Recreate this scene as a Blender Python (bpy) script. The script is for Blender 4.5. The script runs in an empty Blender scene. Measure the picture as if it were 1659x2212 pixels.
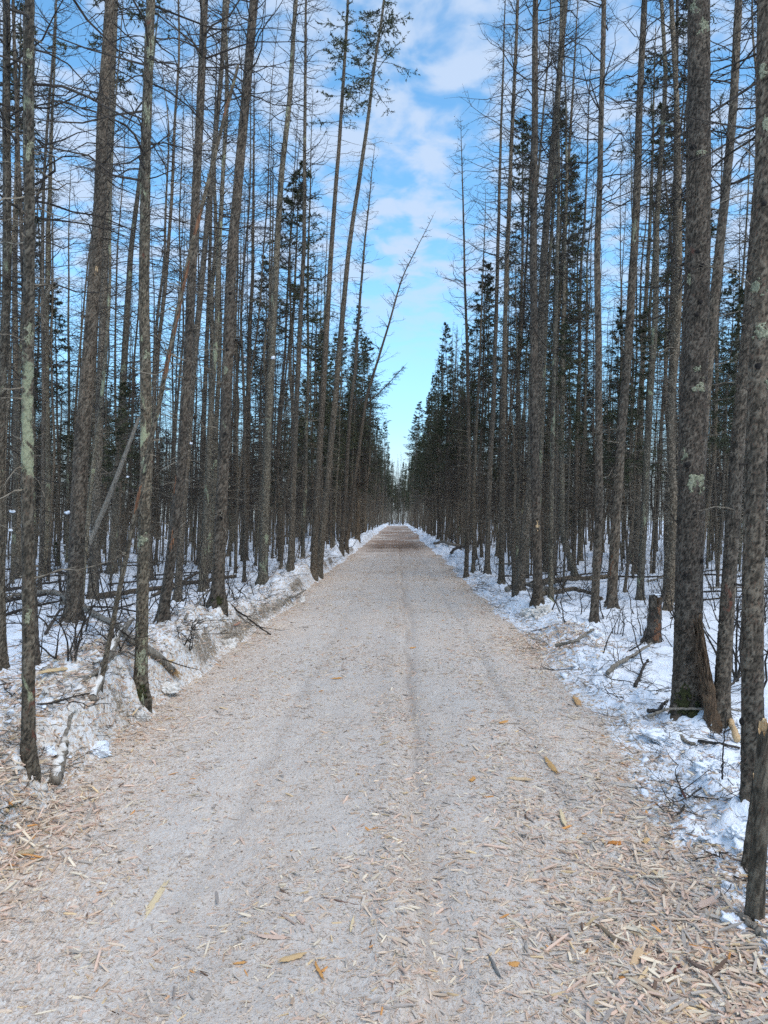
import bpy, math, random
import numpy as np
from mathutils import Matrix, Vector

# ------------------------------------------------------------------ camera, sky, sun, exposure
SC = bpy.context.scene
COL = SC.collection
W0, H0, FPX = 1659.0, 2212.0, 1661.0            # frame of the measurements taken from the photograph
CAM = np.array([0.0, 0.0, 1.6])
YAW, PITCH = math.atan(28.5 / FPX), math.atan(14.0 / FPX)

cam_d = bpy.data.cameras.new('camera')
cam = bpy.data.objects.new('camera', cam_d)
COL.objects.link(cam)
cam.location = CAM
cam.rotation_euler = (math.pi / 2 + PITCH, 0, YAW)
cam_d.sensor_fit = 'VERTICAL'
cam_d.sensor_height = 24.0
cam_d.lens = 24.0 * FPX / H0
cam_d.clip_start = 0.05
cam_d.clip_end = 3000
SC.camera = cam

SUN_EL, SUN_AZ = math.radians(56), math.radians(140)   # azimuth clockwise from +Y (north)
world = bpy.data.worlds.new('World')
SC.world = world
world.use_nodes = True
nt = world.node_tree
nt.nodes.clear()


def N(tree, typ, **kw):
    n = tree.nodes.new(typ)
    for k, v in kw.items():
        if k.startswith('i_'):
            key = k[2:]
            key = int(key) if key.isdigit() else key.replace('_', ' ')
            n.inputs[key].default_value = v
        else:
            setattr(n, k, v)
    return n


def math_node(tree, op, a, b=None, clamp=False):
    n = tree.nodes.new('ShaderNodeMath')
    n.operation = op
    n.use_clamp = clamp
    for i, v in enumerate((a, b)):
        if v is None:
            continue
        if isinstance(v, (int, float)):
            n.inputs[i].default_value = v
        else:
            tree.links.new(v, n.inputs[i])
    return n.outputs[0]


def ramp(tree, fac, lo, hi, a=0.0, b=1.0):
    n = tree.nodes.new('ShaderNodeMapRange')
    n.interpolation_type = 'SMOOTHSTEP'
    n.inputs['From Min'].default_value = lo
    n.inputs['From Max'].default_value = hi
    n.inputs['To Min'].default_value = a
    n.inputs['To Max'].default_value = b
    tree.links.new(fac, n.inputs['Value'])
    return n.outputs[0]


def mix(tree, fac, a, b, blend='MIX'):
    n = tree.nodes.new('ShaderNodeMix')
    n.data_type = 'RGBA'
    n.blend_type = blend
    n.clamp_factor = True
    for sock, v in ((n.inputs[0], fac), (n.inputs[6], a), (n.inputs[7], b)):
        if isinstance(v, (int, float)):
            sock.default_value = v
        elif isinstance(v, tuple):
            sock.default_value = (*v, 1.0) if len(v) == 3 else v
        else:
            tree.links.new(v, sock)
    return n.outputs[2]


def vec_mul(tree, v, xyz):
    n = tree.nodes.new('ShaderNodeVectorMath')
    n.operation = 'MULTIPLY'
    tree.links.new(v, n.inputs[0])
    n.inputs[1].default_value = xyz
    return n.outputs[0]


def noise(tree, vec, scale, detail=4.0, rough=0.55, dist=0.0):
    n = tree.nodes.new('ShaderNodeTexNoise')
    n.inputs['Scale'].default_value = scale
    n.inputs['Detail'].default_value = detail
    n.inputs['Roughness'].default_value = rough
    n.inputs['Distortion'].default_value = dist
    if vec is not None:
        tree.links.new(vec, n.inputs['Vector'])
    return n.outputs[0]


def voronoi(tree, vec, scale, feature='F1', out='Distance', rand=1.0):
    n = tree.nodes.new('ShaderNodeTexVoronoi')
    n.feature = feature
    n.inputs['Scale'].default_value = scale
    n.inputs['Randomness'].default_value = rand
    if vec is not None:
        tree.links.new(vec, n.inputs['Vector'])
    return n.outputs[out]


# sky: Nishita blue with broken altocumulus that thins out towards the horizon on every side
tc = N(nt, 'ShaderNodeTexCoord')
sky = N(nt, 'ShaderNodeTexSky')
sky.sky_type = 'NISHITA'
sky.sun_disc = False
sky.sun_elevation = SUN_EL
sky.sun_rotation = SUN_AZ
sky.altitude = 200
sky.air_density = 1.0
sky.dust_density = 0.3
sky.ozone_density = 2.0
hs = N(nt, 'ShaderNodeHueSaturation')
hs.inputs['Saturation'].default_value = 1.18
hs.inputs['Hue'].default_value = 0.488
hs.inputs['Value'].default_value = 1.45
nt.links.new(sky.outputs[0], hs.inputs['Color'])
sep = N(nt, 'ShaderNodeSeparateXYZ')
nt.links.new(tc.outputs['Generated'], sep.inputs[0])
zz = math_node(nt, 'ADD', math_node(nt, 'MAXIMUM', sep.outputs[2], 0.0), 0.13)
cu = N(nt, 'ShaderNodeCombineXYZ')
nt.links.new(math_node(nt, 'DIVIDE', sep.outputs[0], zz), cu.inputs[0])
nt.links.new(math_node(nt, 'DIVIDE', sep.outputs[1], zz), cu.inputs[1])
big = noise(nt, cu.outputs[0], 1.3, 3.0, 0.5, 0.3)
puff = noise(nt, cu.outputs[0], 8.5, 5.0, 0.52, 0.3)
cl = math_node(nt, 'ADD', math_node(nt, 'MULTIPLY', big, 0.34), math_node(nt, 'MULTIPLY', puff, 0.78))
cov = ramp(nt, cl, 0.45, 0.66)
cov = math_node(nt, 'MULTIPLY', cov, ramp(nt, sep.outputs[2], 0.17, 0.34))
cov = math_node(nt, 'MULTIPLY', cov, 0.85)
clear = mix(nt, ramp(nt, sep.outputs[2], 0.05, 0.32, 0.6, 0.0), hs.outputs[0], (1.4, 3.0, 4.7))
sky_col = mix(nt, cov, clear, (3.2, 3.85, 4.9))
pale = ramp(nt, sep.outputs[2], 0.02, 0.13, 0.9, 0.0)
sky_col = mix(nt, pale, sky_col, (3.9, 4.7, 5.1))
bg = N(nt, 'ShaderNodeBackground')
bg.inputs['Strength'].default_value = 0.10
nt.links.new(sky_col, bg.inputs['Color'])
wo = N(nt, 'ShaderNodeOutputWorld')
nt.links.new(bg.outputs[0], wo.inputs['Surface'])

sun_d = bpy.data.lights.new('sun', 'SUN')
sun_d.energy = 1.25
sun_d.angle = math.radians(45)
sun_d.color = (1.0, 0.95, 0.88)
sun = bpy.data.objects.new('sun', sun_d)
COL.objects.link(sun)
sd = Vector((math.sin(SUN_AZ) * math.cos(SUN_EL), math.cos(SUN_AZ) * math.cos(SUN_EL), math.sin(SUN_EL)))
sun.rotation_euler = sd.to_track_quat('Z', 'Y').to_euler()
sun.location = (8, -12, 25)

vs = SC.view_settings
vs.view_transform = 'Standard'
vs.look = 'None'
vs.exposure = 1.0
vs.gamma = 1.0
vs.use_curve_mapping = False
SC.render.engine = 'CYCLES'
SC.cycles.max_bounces = 3
SC.cycles.diffuse_bounces = 3
SC.cycles.glossy_bounces = 1
SC.cycles.use_denoising = False
SC.cycles.use_adaptive_sampling = True
SC.cycles.adaptive_threshold = 0.02
SC.cycles.adaptive_min_samples = 20

# ------------------------------------------------------------------ numeric helpers
RNG = np.random.default_rng(7)


def _hash(ix, iy, iz, seed):
    h = (ix.astype(np.int64) * 374761393 + iy.astype(np.int64) * 668265263 + iz.astype(np.int64) * 2147483647 + seed * 974711) & 0xFFFFFFFF
    h = ((h ^ (h >> 13)) * 1274126177) & 0xFFFFFFFF
    h = ((h ^ (h >> 16)) * 2246822519) & 0xFFFFFFFF
    return ((h ^ (h >> 15)) & 0xFFFFFF) / float(0xFFFFFF)


def vnoise(x, y, seed=0):
    x = np.asarray(x, float)
    y = np.asarray(y, float)
    x, y = np.broadcast_arrays(x, y)
    ix, iy = np.floor(x), np.floor(y)
    fx, fy = x - ix, y - iy
    fx = fx * fx * fx * (fx * (fx * 6 - 15) + 10)
    fy = fy * fy * fy * (fy * (fy * 6 - 15) + 10)
    z = np.zeros_like(ix)
    a = _hash(ix, iy, z, seed)
    b = _hash(ix + 1, iy, z, seed)
    c = _hash(ix, iy + 1, z, seed)
    d = _hash(ix + 1, iy + 1, z, seed)
    return (a * (1 - fx) + b * fx) * (1 - fy) + (c * (1 - fx) + d * fx) * fy


def fbm(x, y, octv=4, seed=0, gain=0.5):
    s, a, t = 0.0, 1.0, 0.0
    x = np.asarray(x, float)
    y = np.asarray(y, float)
    for o in range(octv):
        s = s + a * (vnoise(x * 2 ** o + o * 17.3, y * 2 ** o - o * 9.1, seed + o) - 0.5) * 2
        t += a
        a *= gain
    return s / t * 1.6


def worley(u, v, seed, wrap=None):
    """nearest cell: (distance, second - first, cell random)"""
    iu, iv = np.floor(u), np.floor(v)
    f1 = np.full(u.shape, 9.0)
    f2 = np.full(u.shape, 9.0)
    cid = np.zeros(u.shape)
    for du in (-1, 0, 1):
        for dv in (-1, 0, 1):
            cu_, cv_ = iu + du, iv + dv
            hu = np.mod(cu_, wrap) if wrap else cu_
            px_ = cu_ + _hash(hu, cv_, np.zeros_like(hu), seed)
            py_ = cv_ + _hash(hu, cv_, np.ones_like(hu), seed + 3)
            rr = _hash(hu, cv_, np.ones_like(hu) * 2, seed + 5)
            d = np.hypot(u - px_, v - py_)
            closer = d < f1
            f2 = np.where(closer, f1, np.minimum(f2, d))
            cid = np.where(closer, rr, cid)
            f1 = np.where(closer, d, f1)
    return f1, f2 - f1, cid


def sstep(a, b, x):
    t = np.clip((x - a) / (b - a), 0, 1)
    return t * t * (3 - 2 * t)


# ------------------------------------------------------------------ terrain functions
def edge_left(y):
    return np.interp(y, [0, 2, 3.4, 4.6, 6, 10, 20, 60, 400], [-1.55, -1.6, -1.74, -1.9, -1.92, -1.95, -2.05, -2.1, -2.1]) \
        + 0.13 * fbm(y * 0.55, 3.3, 3, 11)


def edge_right(y):
    return np.interp(y, [0, 2, 3, 6, 10, 20, 60, 400], [1.25, 1.3, 1.4, 1.62, 1.72, 1.75, 1.85, 1.85]) \
        + 0.13 * fbm(y * 0.55, 7.7, 3, 12)


def h_track(x, y):
    x = np.asarray(x, float)
    y = np.asarray(y, float)
    near = 1.0 / (1 + (y / 30.0) ** 2)
    z = 0.018 * fbm(x * 1.3, y * 0.5, 3, 21) + 0.010 * fbm(x * 6, y * 6, 3, 22) * near
    z = z + 0.004 * fbm(x * 28, y * 28, 2, 23) * near
    wob = 0.05 * fbm(y * 0.4, 0.5, 2, 24)
    z = z - 0.035 * np.exp(-((x - 0.14 - wob) / 0.08) ** 2) + 0.018 * np.exp(-((x + 0.02 - wob) / 0.10) ** 2)
    z = z - 0.022 * np.exp(-((x - 0.95 - wob) / 0.10) ** 2) - 0.016 * np.exp(-((x + 0.85 - wob) / 0.14) ** 2)
    far = sstep(35, 60, y)
    z = z + far * (0.18 * fbm(x * 0.2, y * 0.13, 2, 25) + 0.09 * fbm(x * 0.3, y * 0.4, 2, 26))
    return z


def h_snow(x, y):
    x = np.asarray(x, float)
    y = np.asarray(y, float)
    sl = edge_left(y) - x
    sr = x - edge_right(y)
    s = np.maximum(sl, sr)
    left = sl > sr
    nearf = 1.0 / (1 + (y / 40.0) ** 2)
    floor_l = 0.20 + 0.10 * fbm(x * 0.28, y * 0.28, 3, 31)
    floor_r = 0.10 + 0.09 * fbm(x * 0.3, y * 0.3, 3, 32)
    berm_n = np.clip(0.55 + 0.9 * fbm(y * 0.7, 1.0, 3, 33), 0.05, 1.3) + 0.9 * np.exp(-((y - 8.6) / 0.7) ** 2) + 0.7 * np.exp(-((y - 6.0) / 0.5) ** 2)
    up_l = sstep(-0.02, 0.09 + 0.28 * vnoise(y * 1.3, 0.0, 34), sl)
    up_r = sstep(-0.05, 0.5, sr)
    hl = up_l * (floor_l + 0.22 * berm_n * np.exp(-((sl - 0.38) / 0.34) ** 2))
    hr = up_r * (floor_r + 0.13 * np.clip(0.6 + 0.9 * fbm(y * 0.8, 5.0, 3, 43), 0.1, 1.4) * np.exp(-((sr - 0.6) / 0.34) ** 2))
    crumb = np.exp(-np.clip(s - 0.2, 0, None) / np.where(left, 1.3, 0.9)) * sstep(-0.02, 0.25, s)
    lump = 0.065 * fbm(x * 2.6, y * 2.6, 3, 35) + 0.045 * (1 - 2 * np.abs(fbm(x * 6, y * 6, 3, 36)))
    chunk = 0.085 * (0.5 - np.minimum(worley(x * 4.5, y * 4.5, 37)[0], 1.0)) + 0.02 * (0.5 - np.minimum(worley(x * 13, y * 13, 38)[0], 1))
    fine = 0.010 * fbm(x * 20, y * 20, 2, 39) * nearf
    z = np.where(left, hl, hr) + crumb * (lump + chunk + fine) + (1 - crumb) * sstep(0, 1, s) * (0.02 * fbm(x * 1.2, y * 1.2, 3, 40) + 0.006 * fbm(x * 7, y * 7, 2, 41) * nearf)
    inside = sstep(0.0, -0.12, s)
    return np.where(s > 0.0, h_track(x, y) * sstep(0.6, 0, s) + z + 0.004, h_track(x, y) + z - 0.05 * inside + 0.004)


def surf(x, y):
    return np.maximum(h_snow(x, y), h_track(x, y))


# ------------------------------------------------------------------ pixel <-> world
_R = np.array(Matrix.Rotation(YAW, 3, 'Z') @ Matrix.Rotation(math.pi / 2 + PITCH, 3, 'X'))


def ray(px, py):
    v = np.array([(px - W0 / 2) / FPX, (H0 / 2 - py) / FPX, -1.0])
    return _R @ v


def at_depth(px, py, Y):
    d = ray(px, py)
    return CAM + d * (Y / d[1])


_YS = np.exp(np.linspace(math.log(1.7), math.log(260), 2600))


def ground_hit(px, py):
    d = ray(px, py)
    P = CAM[None] + d[None] * (_YS / d[1])[:, None]
    below = P[:, 2] < surf(P[:, 0], P[:, 1])
    k = int(np.argmax(below)) if below.any() else len(_YS) - 1
    p = P[k].copy()
    p[2] = float(surf(p[0], p[1]))
    return p


def project(p):
    v = _R.T @ (np.asarray(p, float) - CAM)
    return W0 / 2 + FPX * v[0] / -v[2], H0 / 2 - FPX * v[1] / -v[2], -v[2]


# ------------------------------------------------------------------ mesh helpers
def mesh_np(name, V, F, mat=None, smooth=True, attrs=None):
    """V (n,3); F list of (m,k) int arrays"""
    me = bpy.data.meshes.new(name)
    if not isinstance(F, (list, tuple)):
        F = [F]
    F = [f for f in F if len(f)]
    nl = sum(f.size for f in F)
    npoly = sum(len(f) for f in F)
    me.vertices.add(len(V))
    me.vertices.foreach_set('co', np.ascontiguousarray(V, dtype=np.float32).ravel())
    me.loops.add(nl)
    me.polygons.add(npoly)
    li = np.concatenate([f.ravel() for f in F]).astype(np.int32)
    tot = np.concatenate([np.full(len(f), f.shape[1], np.int32) for f in F])
    st = np.concatenate([[0], np.cumsum(tot)[:-1]]).astype(np.int32)
    me.loops.foreach_set('vertex_index', li)
    me.polygons.foreach_set('loop_start', st)
    me.polygons.foreach_set('use_smooth', np.full(npoly, smooth, bool))
    for k, a in (attrs or {}).items():
        a = np.asarray(a, np.float32)
        if a.ndim == 1:
            at = me.attributes.new(k, 'FLOAT', 'POINT')
            at.data.foreach_set('value', a)
        else:
            at = me.attributes.new(k, 'FLOAT_COLOR', 'POINT')
            at.data.foreach_set('color', np.c_[a, np.ones(len(a), np.float32)].ravel().astype(np.float32) if a.shape[1] == 3 else a.ravel())
    me.update(calc_edges=True)
    me.validate()
    if mat is not None:
        for m in (mat if isinstance(mat, (list, tuple)) else [mat]):
            me.materials.append(m)
    return me


class Geo:
    def __init__(self):
        self.V, self.Q, self.T, self.n = [], [], [], 0

    def add(self, V, Q=None, T=None):
        self.V.append(V)
        if Q is not None and len(Q):
            self.Q.append(Q + self.n)
        if T is not None and len(T):
            self.T.append(T + self.n)
        self.n += len(V)

    def tubes(self, P, R, s=3):
        """P (N,n,3) centre lines, R (N,n) radii"""
        if len(P) == 0:
            return
        Nn, n = P.shape[:2]
        T = np.gradient(P, axis=1)
        T /= np.linalg.norm(T, axis=2, keepdims=True) + 1e-9
        ref = np.where(np.abs(T[:, :1, 2:3]) > 0.8, np.array([1.0, 0.13, 0.0]), np.array([0.0, 0.0, 1.0]))
        U = np.cross(T, np.broadcast_to(ref, T.shape))
        U /= np.linalg.norm(U, axis=2, keepdims=True) + 1e-9
        B = np.cross(T, U)
        a = np.arange(s) * 2 * math.pi / s
        V = P[:, :, None, :] + R[:, :, None, None] * (U[:, :, None, :] * np.cos(a)[None, None, :, None] + B[:, :, None, :] * np.sin(a)[None, None, :, None])
        idx = np.arange(Nn * n * s).reshape(Nn, n, s)
        q = np.stack([idx[:, :-1, :], np.roll(idx, -1, 2)[:, :-1, :], np.roll(idx, -1, 2)[:, 1:, :], idx[:, 1:, :]], -1).reshape(-1, 4)
        self.add(V.reshape(-1, 3), q)

    def cap_tube(self, P, R, s=8):
        P = np.asarray(P, float)[None]
        R = np.asarray(R, float)[None]
        n0 = self.n
        n = P.shape[1]
        self.tubes(P, R, s)
        for k, ring in ((0, 0), (1, n - 1)):
            c = self.n
            self.add(P[0, ring][None])
            b = n0 + ring * s
            t = np.array([[b + i, b + (i + 1) % s, c] if k else [b + (i + 1) % s, b + i, c] for i in range(s)])
            self.T.append(t)

    def mesh(self, name, mat=None, smooth=True):
        V = np.concatenate(self.V)
        F = []
        if self.Q:
            F.append(np.concatenate(self.Q))
        if self.T:
            F.append(np.concatenate(self.T))
        return mesh_np(name, V, F, mat, smooth)


TWIGGY = {'dead_branches', 'crown', 'twigs', 'needles', 'branches'}


def link(name, me, parent=None, loc=None, rot=None, scl=None):
    o = bpy.data.objects.new(name, me)
    if name in TWIGGY and parent is not None:
        o['kind'] = 'stuff'          # twigs and needles too small to pick apart singly
    COL.objects.link(o)
    if parent is not None:
        o.parent = parent
    if loc is not None:
        o.location = loc
    if rot is not None:
        o.rotation_euler = rot
    if scl is not None:
        o.scale = scl
    return o


def tag(o, label=None, cat=None, group=None, kind=None):
    if label:
        o['label'] = label
    if cat:
        o['category'] = cat
    if group:
        o['group'] = group
    if kind:
        o['kind'] = kind
    return o


# ------------------------------------------------------------------ materials
def new_mat(name):
    m = bpy.data.materials.new(name)
    m.use_nodes = True
    t = m.node_tree
    b = t.nodes['Principled BSDF']
    b.inputs['Specular IOR Level'].default_value = 0.25
    return m, t, b


def bump(t, b, height, strength, dist):
    n = t.nodes.new('ShaderNodeBump')
    n.inputs['Strength'].default_value = strength
    n.inputs['Distance'].default_value = dist
    t.links.new(height, n.inputs['Height'])
    t.links.new(n.outputs[0], b.inputs['Normal'])


def bark_mat(name, dark, light, lichen=0.62, red=0.68, plate_attr=False, snowy=False):
    m, t, b = new_mat(name)
    tcn = N(t, 'ShaderNodeTexCoord')
    oi = N(t, 'ShaderNodeObjectInfo')
    off = t.nodes.new('ShaderNodeVectorMath')
    off.operation = 'ADD'
    t.links.new(tcn.outputs['Object'], off.inputs[0])
    sc_ = t.nodes.new('ShaderNodeVectorMath')
    sc_.operation = 'SCALE'
    sc_.inputs[0].default_value = (7.0, 3.0, 11.0)
    t.links.new(oi.outputs['Random'], sc_.inputs['Scale'])
    t.links.new(sc_.outputs[0], off.inputs[1])
    v = off.outputs[0]
    if plate_attr:
        pa = N(t, 'ShaderNodeAttribute', attribute_name='plate')
        pe = N(t, 'ShaderNodeAttribute', attribute_name='gap')
        tone, gap = pa.outputs['Fac'], pe.outputs['Fac']
        h = gap
    else:
        vz = vec_mul(t, v, (1.0, 1.0, 0.62))
        cellc = voronoi(t, vz, 48, 'F1', 'Color')
        sp = N(t, 'ShaderNodeSeparateColor')
        t.links.new(cellc, sp.inputs[0])
        tone = sp.outputs[0]
        gap = ramp(t, voronoi(t, vz, 48, 'DISTANCE_TO_EDGE'), 0.0, 0.12)
        h = gap
    n1 = noise(t, v, 7.0, 5.0, 0.6)
    tone2 = math_node(t, 'ADD', math_node(t, 'MULTIPLY', tone, 0.62), math_node(t, 'MULTIPLY', n1, 0.55))
    c = mix(t, ramp(t, tone2, 0.22, 0.95), dark, light)
    if plate_attr:
        c = mix(t, ramp(t, math_node(t, 'ABSOLUTE', math_node(t, 'SUBTRACT', tone, 0.5)), 0.0, 0.05, 0.7, 0.0), c, (0.105, 0.058, 0.040))
    fine = noise(t, v, 160, 3.0, 0.6)
    c = mix(t, ramp(t, fine, 0.40, 0.75, 0.0, 0.22), c, tuple(x * 1.55 for x in light))
    c = mix(t, math_node(t, 'SUBTRACT', 1.0, gap, True), c, tuple(x * 0.45 for x in dark))
    rn = noise(t, vec_mul(t, v, (1, 1, 0.6)), 5.5, 6.0, 0.65, 0.4)
    c = mix(t, ramp(t, rn, red, red + 0.05, 0.0, 0.8), c, (0.135, 0.055, 0.038))
    ln = noise(t, vec_mul(t, v, (1, 1, 0.55)), 4.2, 7.0, 0.68, 0.6)
    lf = ramp(t, ln, lichen, lichen + 0.05, 0.0, 0.85)
    lcol = mix(t, fine, (0.20, 0.22, 0.13), (0.40, 0.42, 0.29))
    c = mix(t, lf, c, lcol)
    zv = noise(t, vec_mul(t, v, (0.3, 0.3, 1.0)), 0.7, 2.0, 0.5)
    c = mix(t, 1.0, c, mix(t, ramp(t, zv, 0.3, 0.7), (0.78, 0.80, 0.82), (1.22, 1.17, 1.10)), 'MULTIPLY')
    tint = mix(t, oi.outputs['Random'], (0.82, 0.80, 0.80), (1.18, 1.14, 1.08))
    c = mix(t, 1.0, c, tint, 'MULTIPLY')
    t.links.new(c, b.inputs['Base Color'])
    b.inputs['Roughness'].default_value = 0.92
    if plate_attr:
        bump(t, b, math_node(t, 'ADD', math_node(t, 'MULTIPLY', h, 0.5), math_node(t, 'MULTIPLY', noise(t, v, 90, 3.0, 0.7), 0.6)), 0.75, 0.012)
    else:
        bump(t, b, noise(t, vz, 38, 2.0, 0.7), 0.9, 0.02)
    return m


BARK_NEAR = bark_mat('bark_flaky', (0.034, 0.027, 0.020), (0.175, 0.145, 0.113), 0.67, 0.66, True)
BARK_NEAR_L = bark_mat('bark_flaky_lichen', (0.040, 0.033, 0.024), (0.195, 0.166, 0.125), 0.58, 0.63, True)
BARK = bark_mat('bark_grey', (0.068, 0.056, 0.042), (0.225, 0.187, 0.144), 0.65, 0.72)
BARK_B = bark_mat('bark_brown', (0.068, 0.053, 0.038), (0.220, 0.178, 0.134), 0.68, 0.68)
BARK_L = bark_mat('bark_lichen', (0.072, 0.061, 0.046), (0.240, 0.206, 0.155), 0.58, 0.74)


def plain_mat(name, c1, c2, scale=14.0, rough=0.9, bstr=0.3, stretch=(1, 1, 1), rand=0.0, coord='Object', bdist=0.01):
    m, t, b = new_mat(name)
    tcn = N(t, 'ShaderNodeTexCoord')
    v = vec_mul(t, tcn.outputs[coord], stretch)
    n1 = noise(t, v, scale, 4.0 if bstr > 0 else 1.0, 0.62)
    c = mix(t, ramp(t, n1, 0.3, 0.72), c1, c2)
    if rand:
        oi = N(t, 'ShaderNodeObjectInfo')
        c = mix(t, 1.0, c, mix(t, oi.outputs['Random'], (1 - rand,) * 3, (1 + rand,) * 3), 'MULTIPLY')
    t.links.new(c, b.inputs['Base Color'])
    b.inputs['Roughness'].default_value = rough
    if bstr > 0:
        bump(t, b, n1, bstr, bdist)
    return m


BRANCH = plain_mat('branch_bark', (0.026, 0.021, 0.017), (0.072, 0.059, 0.048), 20, bstr=0, rand=0.2)
BRANCH_PALE = plain_mat('dead_branch_grey', (0.11, 0.089, 0.065), (0.28, 0.235, 0.178), 20, bstr=0, rand=0.2)
NEEDLE = plain_mat('spruce_needles', (0.036, 0.041, 0.022), (0.098, 0.102, 0.052), 3.0, 0.75, 0.0, rand=0.25)
LICHEN = plain_mat('lichen_crust', (0.11, 0.108, 0.066), (0.37, 0.36, 0.245), 70, 0.95, 0.8)
MOSS = plain_mat('moss', (0.018, 0.018, 0.008), (0.060, 0.062, 0.022), 70, 1.0, 0.9)
ORANGE = plain_mat('peeled_wood', (0.10, 0.042, 0.024), (0.27, 0.135, 0.070), 14, 0.8, 0.5, (6, 6, 0.6))
ROT = plain_mat('rotten_wood', (0.045, 0.030, 0.020), (0.16, 0.105, 0.065), 12, 0.95, 0.9, (7, 7, 0.6))
KNOT = plain_mat('dark_knot', (0.010, 0.008, 0.007), (0.030, 0.024, 0.020), 40, 0.95, 0.6)
FRESHWOOD = plain_mat('split_wood', (0.40, 0.24, 0.11), (0.66, 0.47, 0.27), 16, 0.8, 0.5, (5, 5, 0.6))
DEADWOOD = plain_mat('weathered_wood', (0.11, 0.092, 0.072), (0.30, 0.26, 0.21), 14, 0.9, 0.6, (6, 6, 0.7))
SNOWM = None


def snow_material():
    m, t, b = new_mat('snow')
    g = N(t, 'ShaderNodeNewGeometry')
    p = g.outputs['Position']
    n1 = noise(t, p, 9.0, 4.0, 0.6)
    n2 = noise(t, p, 70.0, 3.0, 0.6)
    c = mix(t, n1, (0.71, 0.745, 0.80), (0.84, 0.86, 0.89))
    t.links.new(c, b.inputs['Base Color'])
    b.inputs['Roughness'].default_value = 0.65
    bump(t, b, math_node(t, 'ADD', n1, math_node(t, 'MULTIPLY', n2, 0.35)), 0.5, 0.02)
    return m


SNOWM = snow_material()
DIRTY = plain_mat('dirty_snow', (0.50, 0.44, 0.37), (0.80, 0.77, 0.73), 12, 0.8, 0.5, coord='Object')


def sliver_color(t, p, pal, scale):
    """elongated slivers of wood seen too small to be pieces: three stretched cell layers turned against each other"""
    cols, ids = [], []
    for k, ang in enumerate((0.35, 1.45, 2.55)):
        mp = N(t, 'ShaderNodeMapping')
        mp.inputs['Rotation'].default_value = (0, 0, ang)
        mp.inputs['Scale'].default_value = (1.0, 0.23, 0.3)
        mp.inputs['Location'].default_value = (k * 3.7, k * 1.9, 0)
        t.links.new(p, mp.inputs['Vector'])
        vc = voronoi(t, mp.outputs[0], scale * (1 + 0.25 * k), 'F1', 'Color')
        s = N(t, 'ShaderNodeSeparateColor')
        t.links.new(vc, s.inputs[0])
        ids.append(s.outputs)
    c = mix(t, ids[0][0], pal[0], pal[1])
    c = mix(t, ramp(t, ids[1][1], 0.55, 0.62, 0.0, 0.9), c, mix(t, ids[1][0], pal[2], pal[3]))
    c = mix(t, ramp(t, ids[2][1], 0.72, 0.78, 0.0, 0.9), c, mix(t, ids[2][0], pal[4], pal[5]))
    h = math_node(t, 'ADD', ids[0][2], math_node(t, 'ADD', ids[1][2], ids[2][2]))
    return c, h


PAL = [(0.48, 0.41, 0.35), (0.74, 0.67, 0.59), (0.50, 0.36, 0.27), (0.78, 0.61, 0.45), (0.30, 0.225, 0.175), (0.70, 0.53, 0.40)]


def ground_material():
    m, t, b = new_mat('forest_snow')
    g = N(t, 'ShaderNodeNewGeometry')
    p = g.outputs['Position']
    at = N(t, 'ShaderNodeAttribute', attribute_name='litter')
    n1 = noise(t, p, 5.0, 5.0, 0.6)
    n2 = noise(t, p, 60.0, 3.0, 0.6)
    snow = mix(t, n1, (0.70, 0.735, 0.79), (0.83, 0.85, 0.885))
    chips, h = sliver_color(t, p, PAL, 95)
    stain = mix(t, noise(t, p, 22, 4, 0.6), (0.60, 0.53, 0.46), (0.82, 0.785, 0.745))
    f = math_node(t, 'ADD', at.outputs['Fac'], math_node(t, 'MULTIPLY', math_node(t, 'SUBTRACT', noise(t, p, 3.0, 5, 0.65), 0.5), 1.3))
    c = mix(t, ramp(t, f, 0.48, 1.25), snow, stain)
    sp = voronoi(t, p, 38, 'F1', 'Color')
    s = N(t, 'ShaderNodeSeparateColor')
    t.links.new(sp, s.inputs[0])
    dens = math_node(t, 'MULTIPLY', ramp(t, f, 0.35, 1.3), 0.50)
    c = mix(t, math_node(t, 'LESS_THAN', s.outputs[0], dens), c, chips)
    da = N(t, 'ShaderNodeAttribute', attribute_name='dirt_shade')
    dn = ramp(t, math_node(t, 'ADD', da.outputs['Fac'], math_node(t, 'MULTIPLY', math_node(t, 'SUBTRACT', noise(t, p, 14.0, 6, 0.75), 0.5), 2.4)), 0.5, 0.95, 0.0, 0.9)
    c = mix(t, dn, c, mix(t, ramp(t, n2, 0.3, 0.7), (0.09, 0.068, 0.045), (0.36, 0.285, 0.205)))  # brown earth colour that also carries painted shade of the bank's undercut side
    t.links.new(c, b.inputs['Base Color'])
    b.inputs['Roughness'].default_value = 0.75
    bump(t, b, noise(t, p, 22.0, 4.0, 0.7), 0.6, 0.03)
    return m


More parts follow.
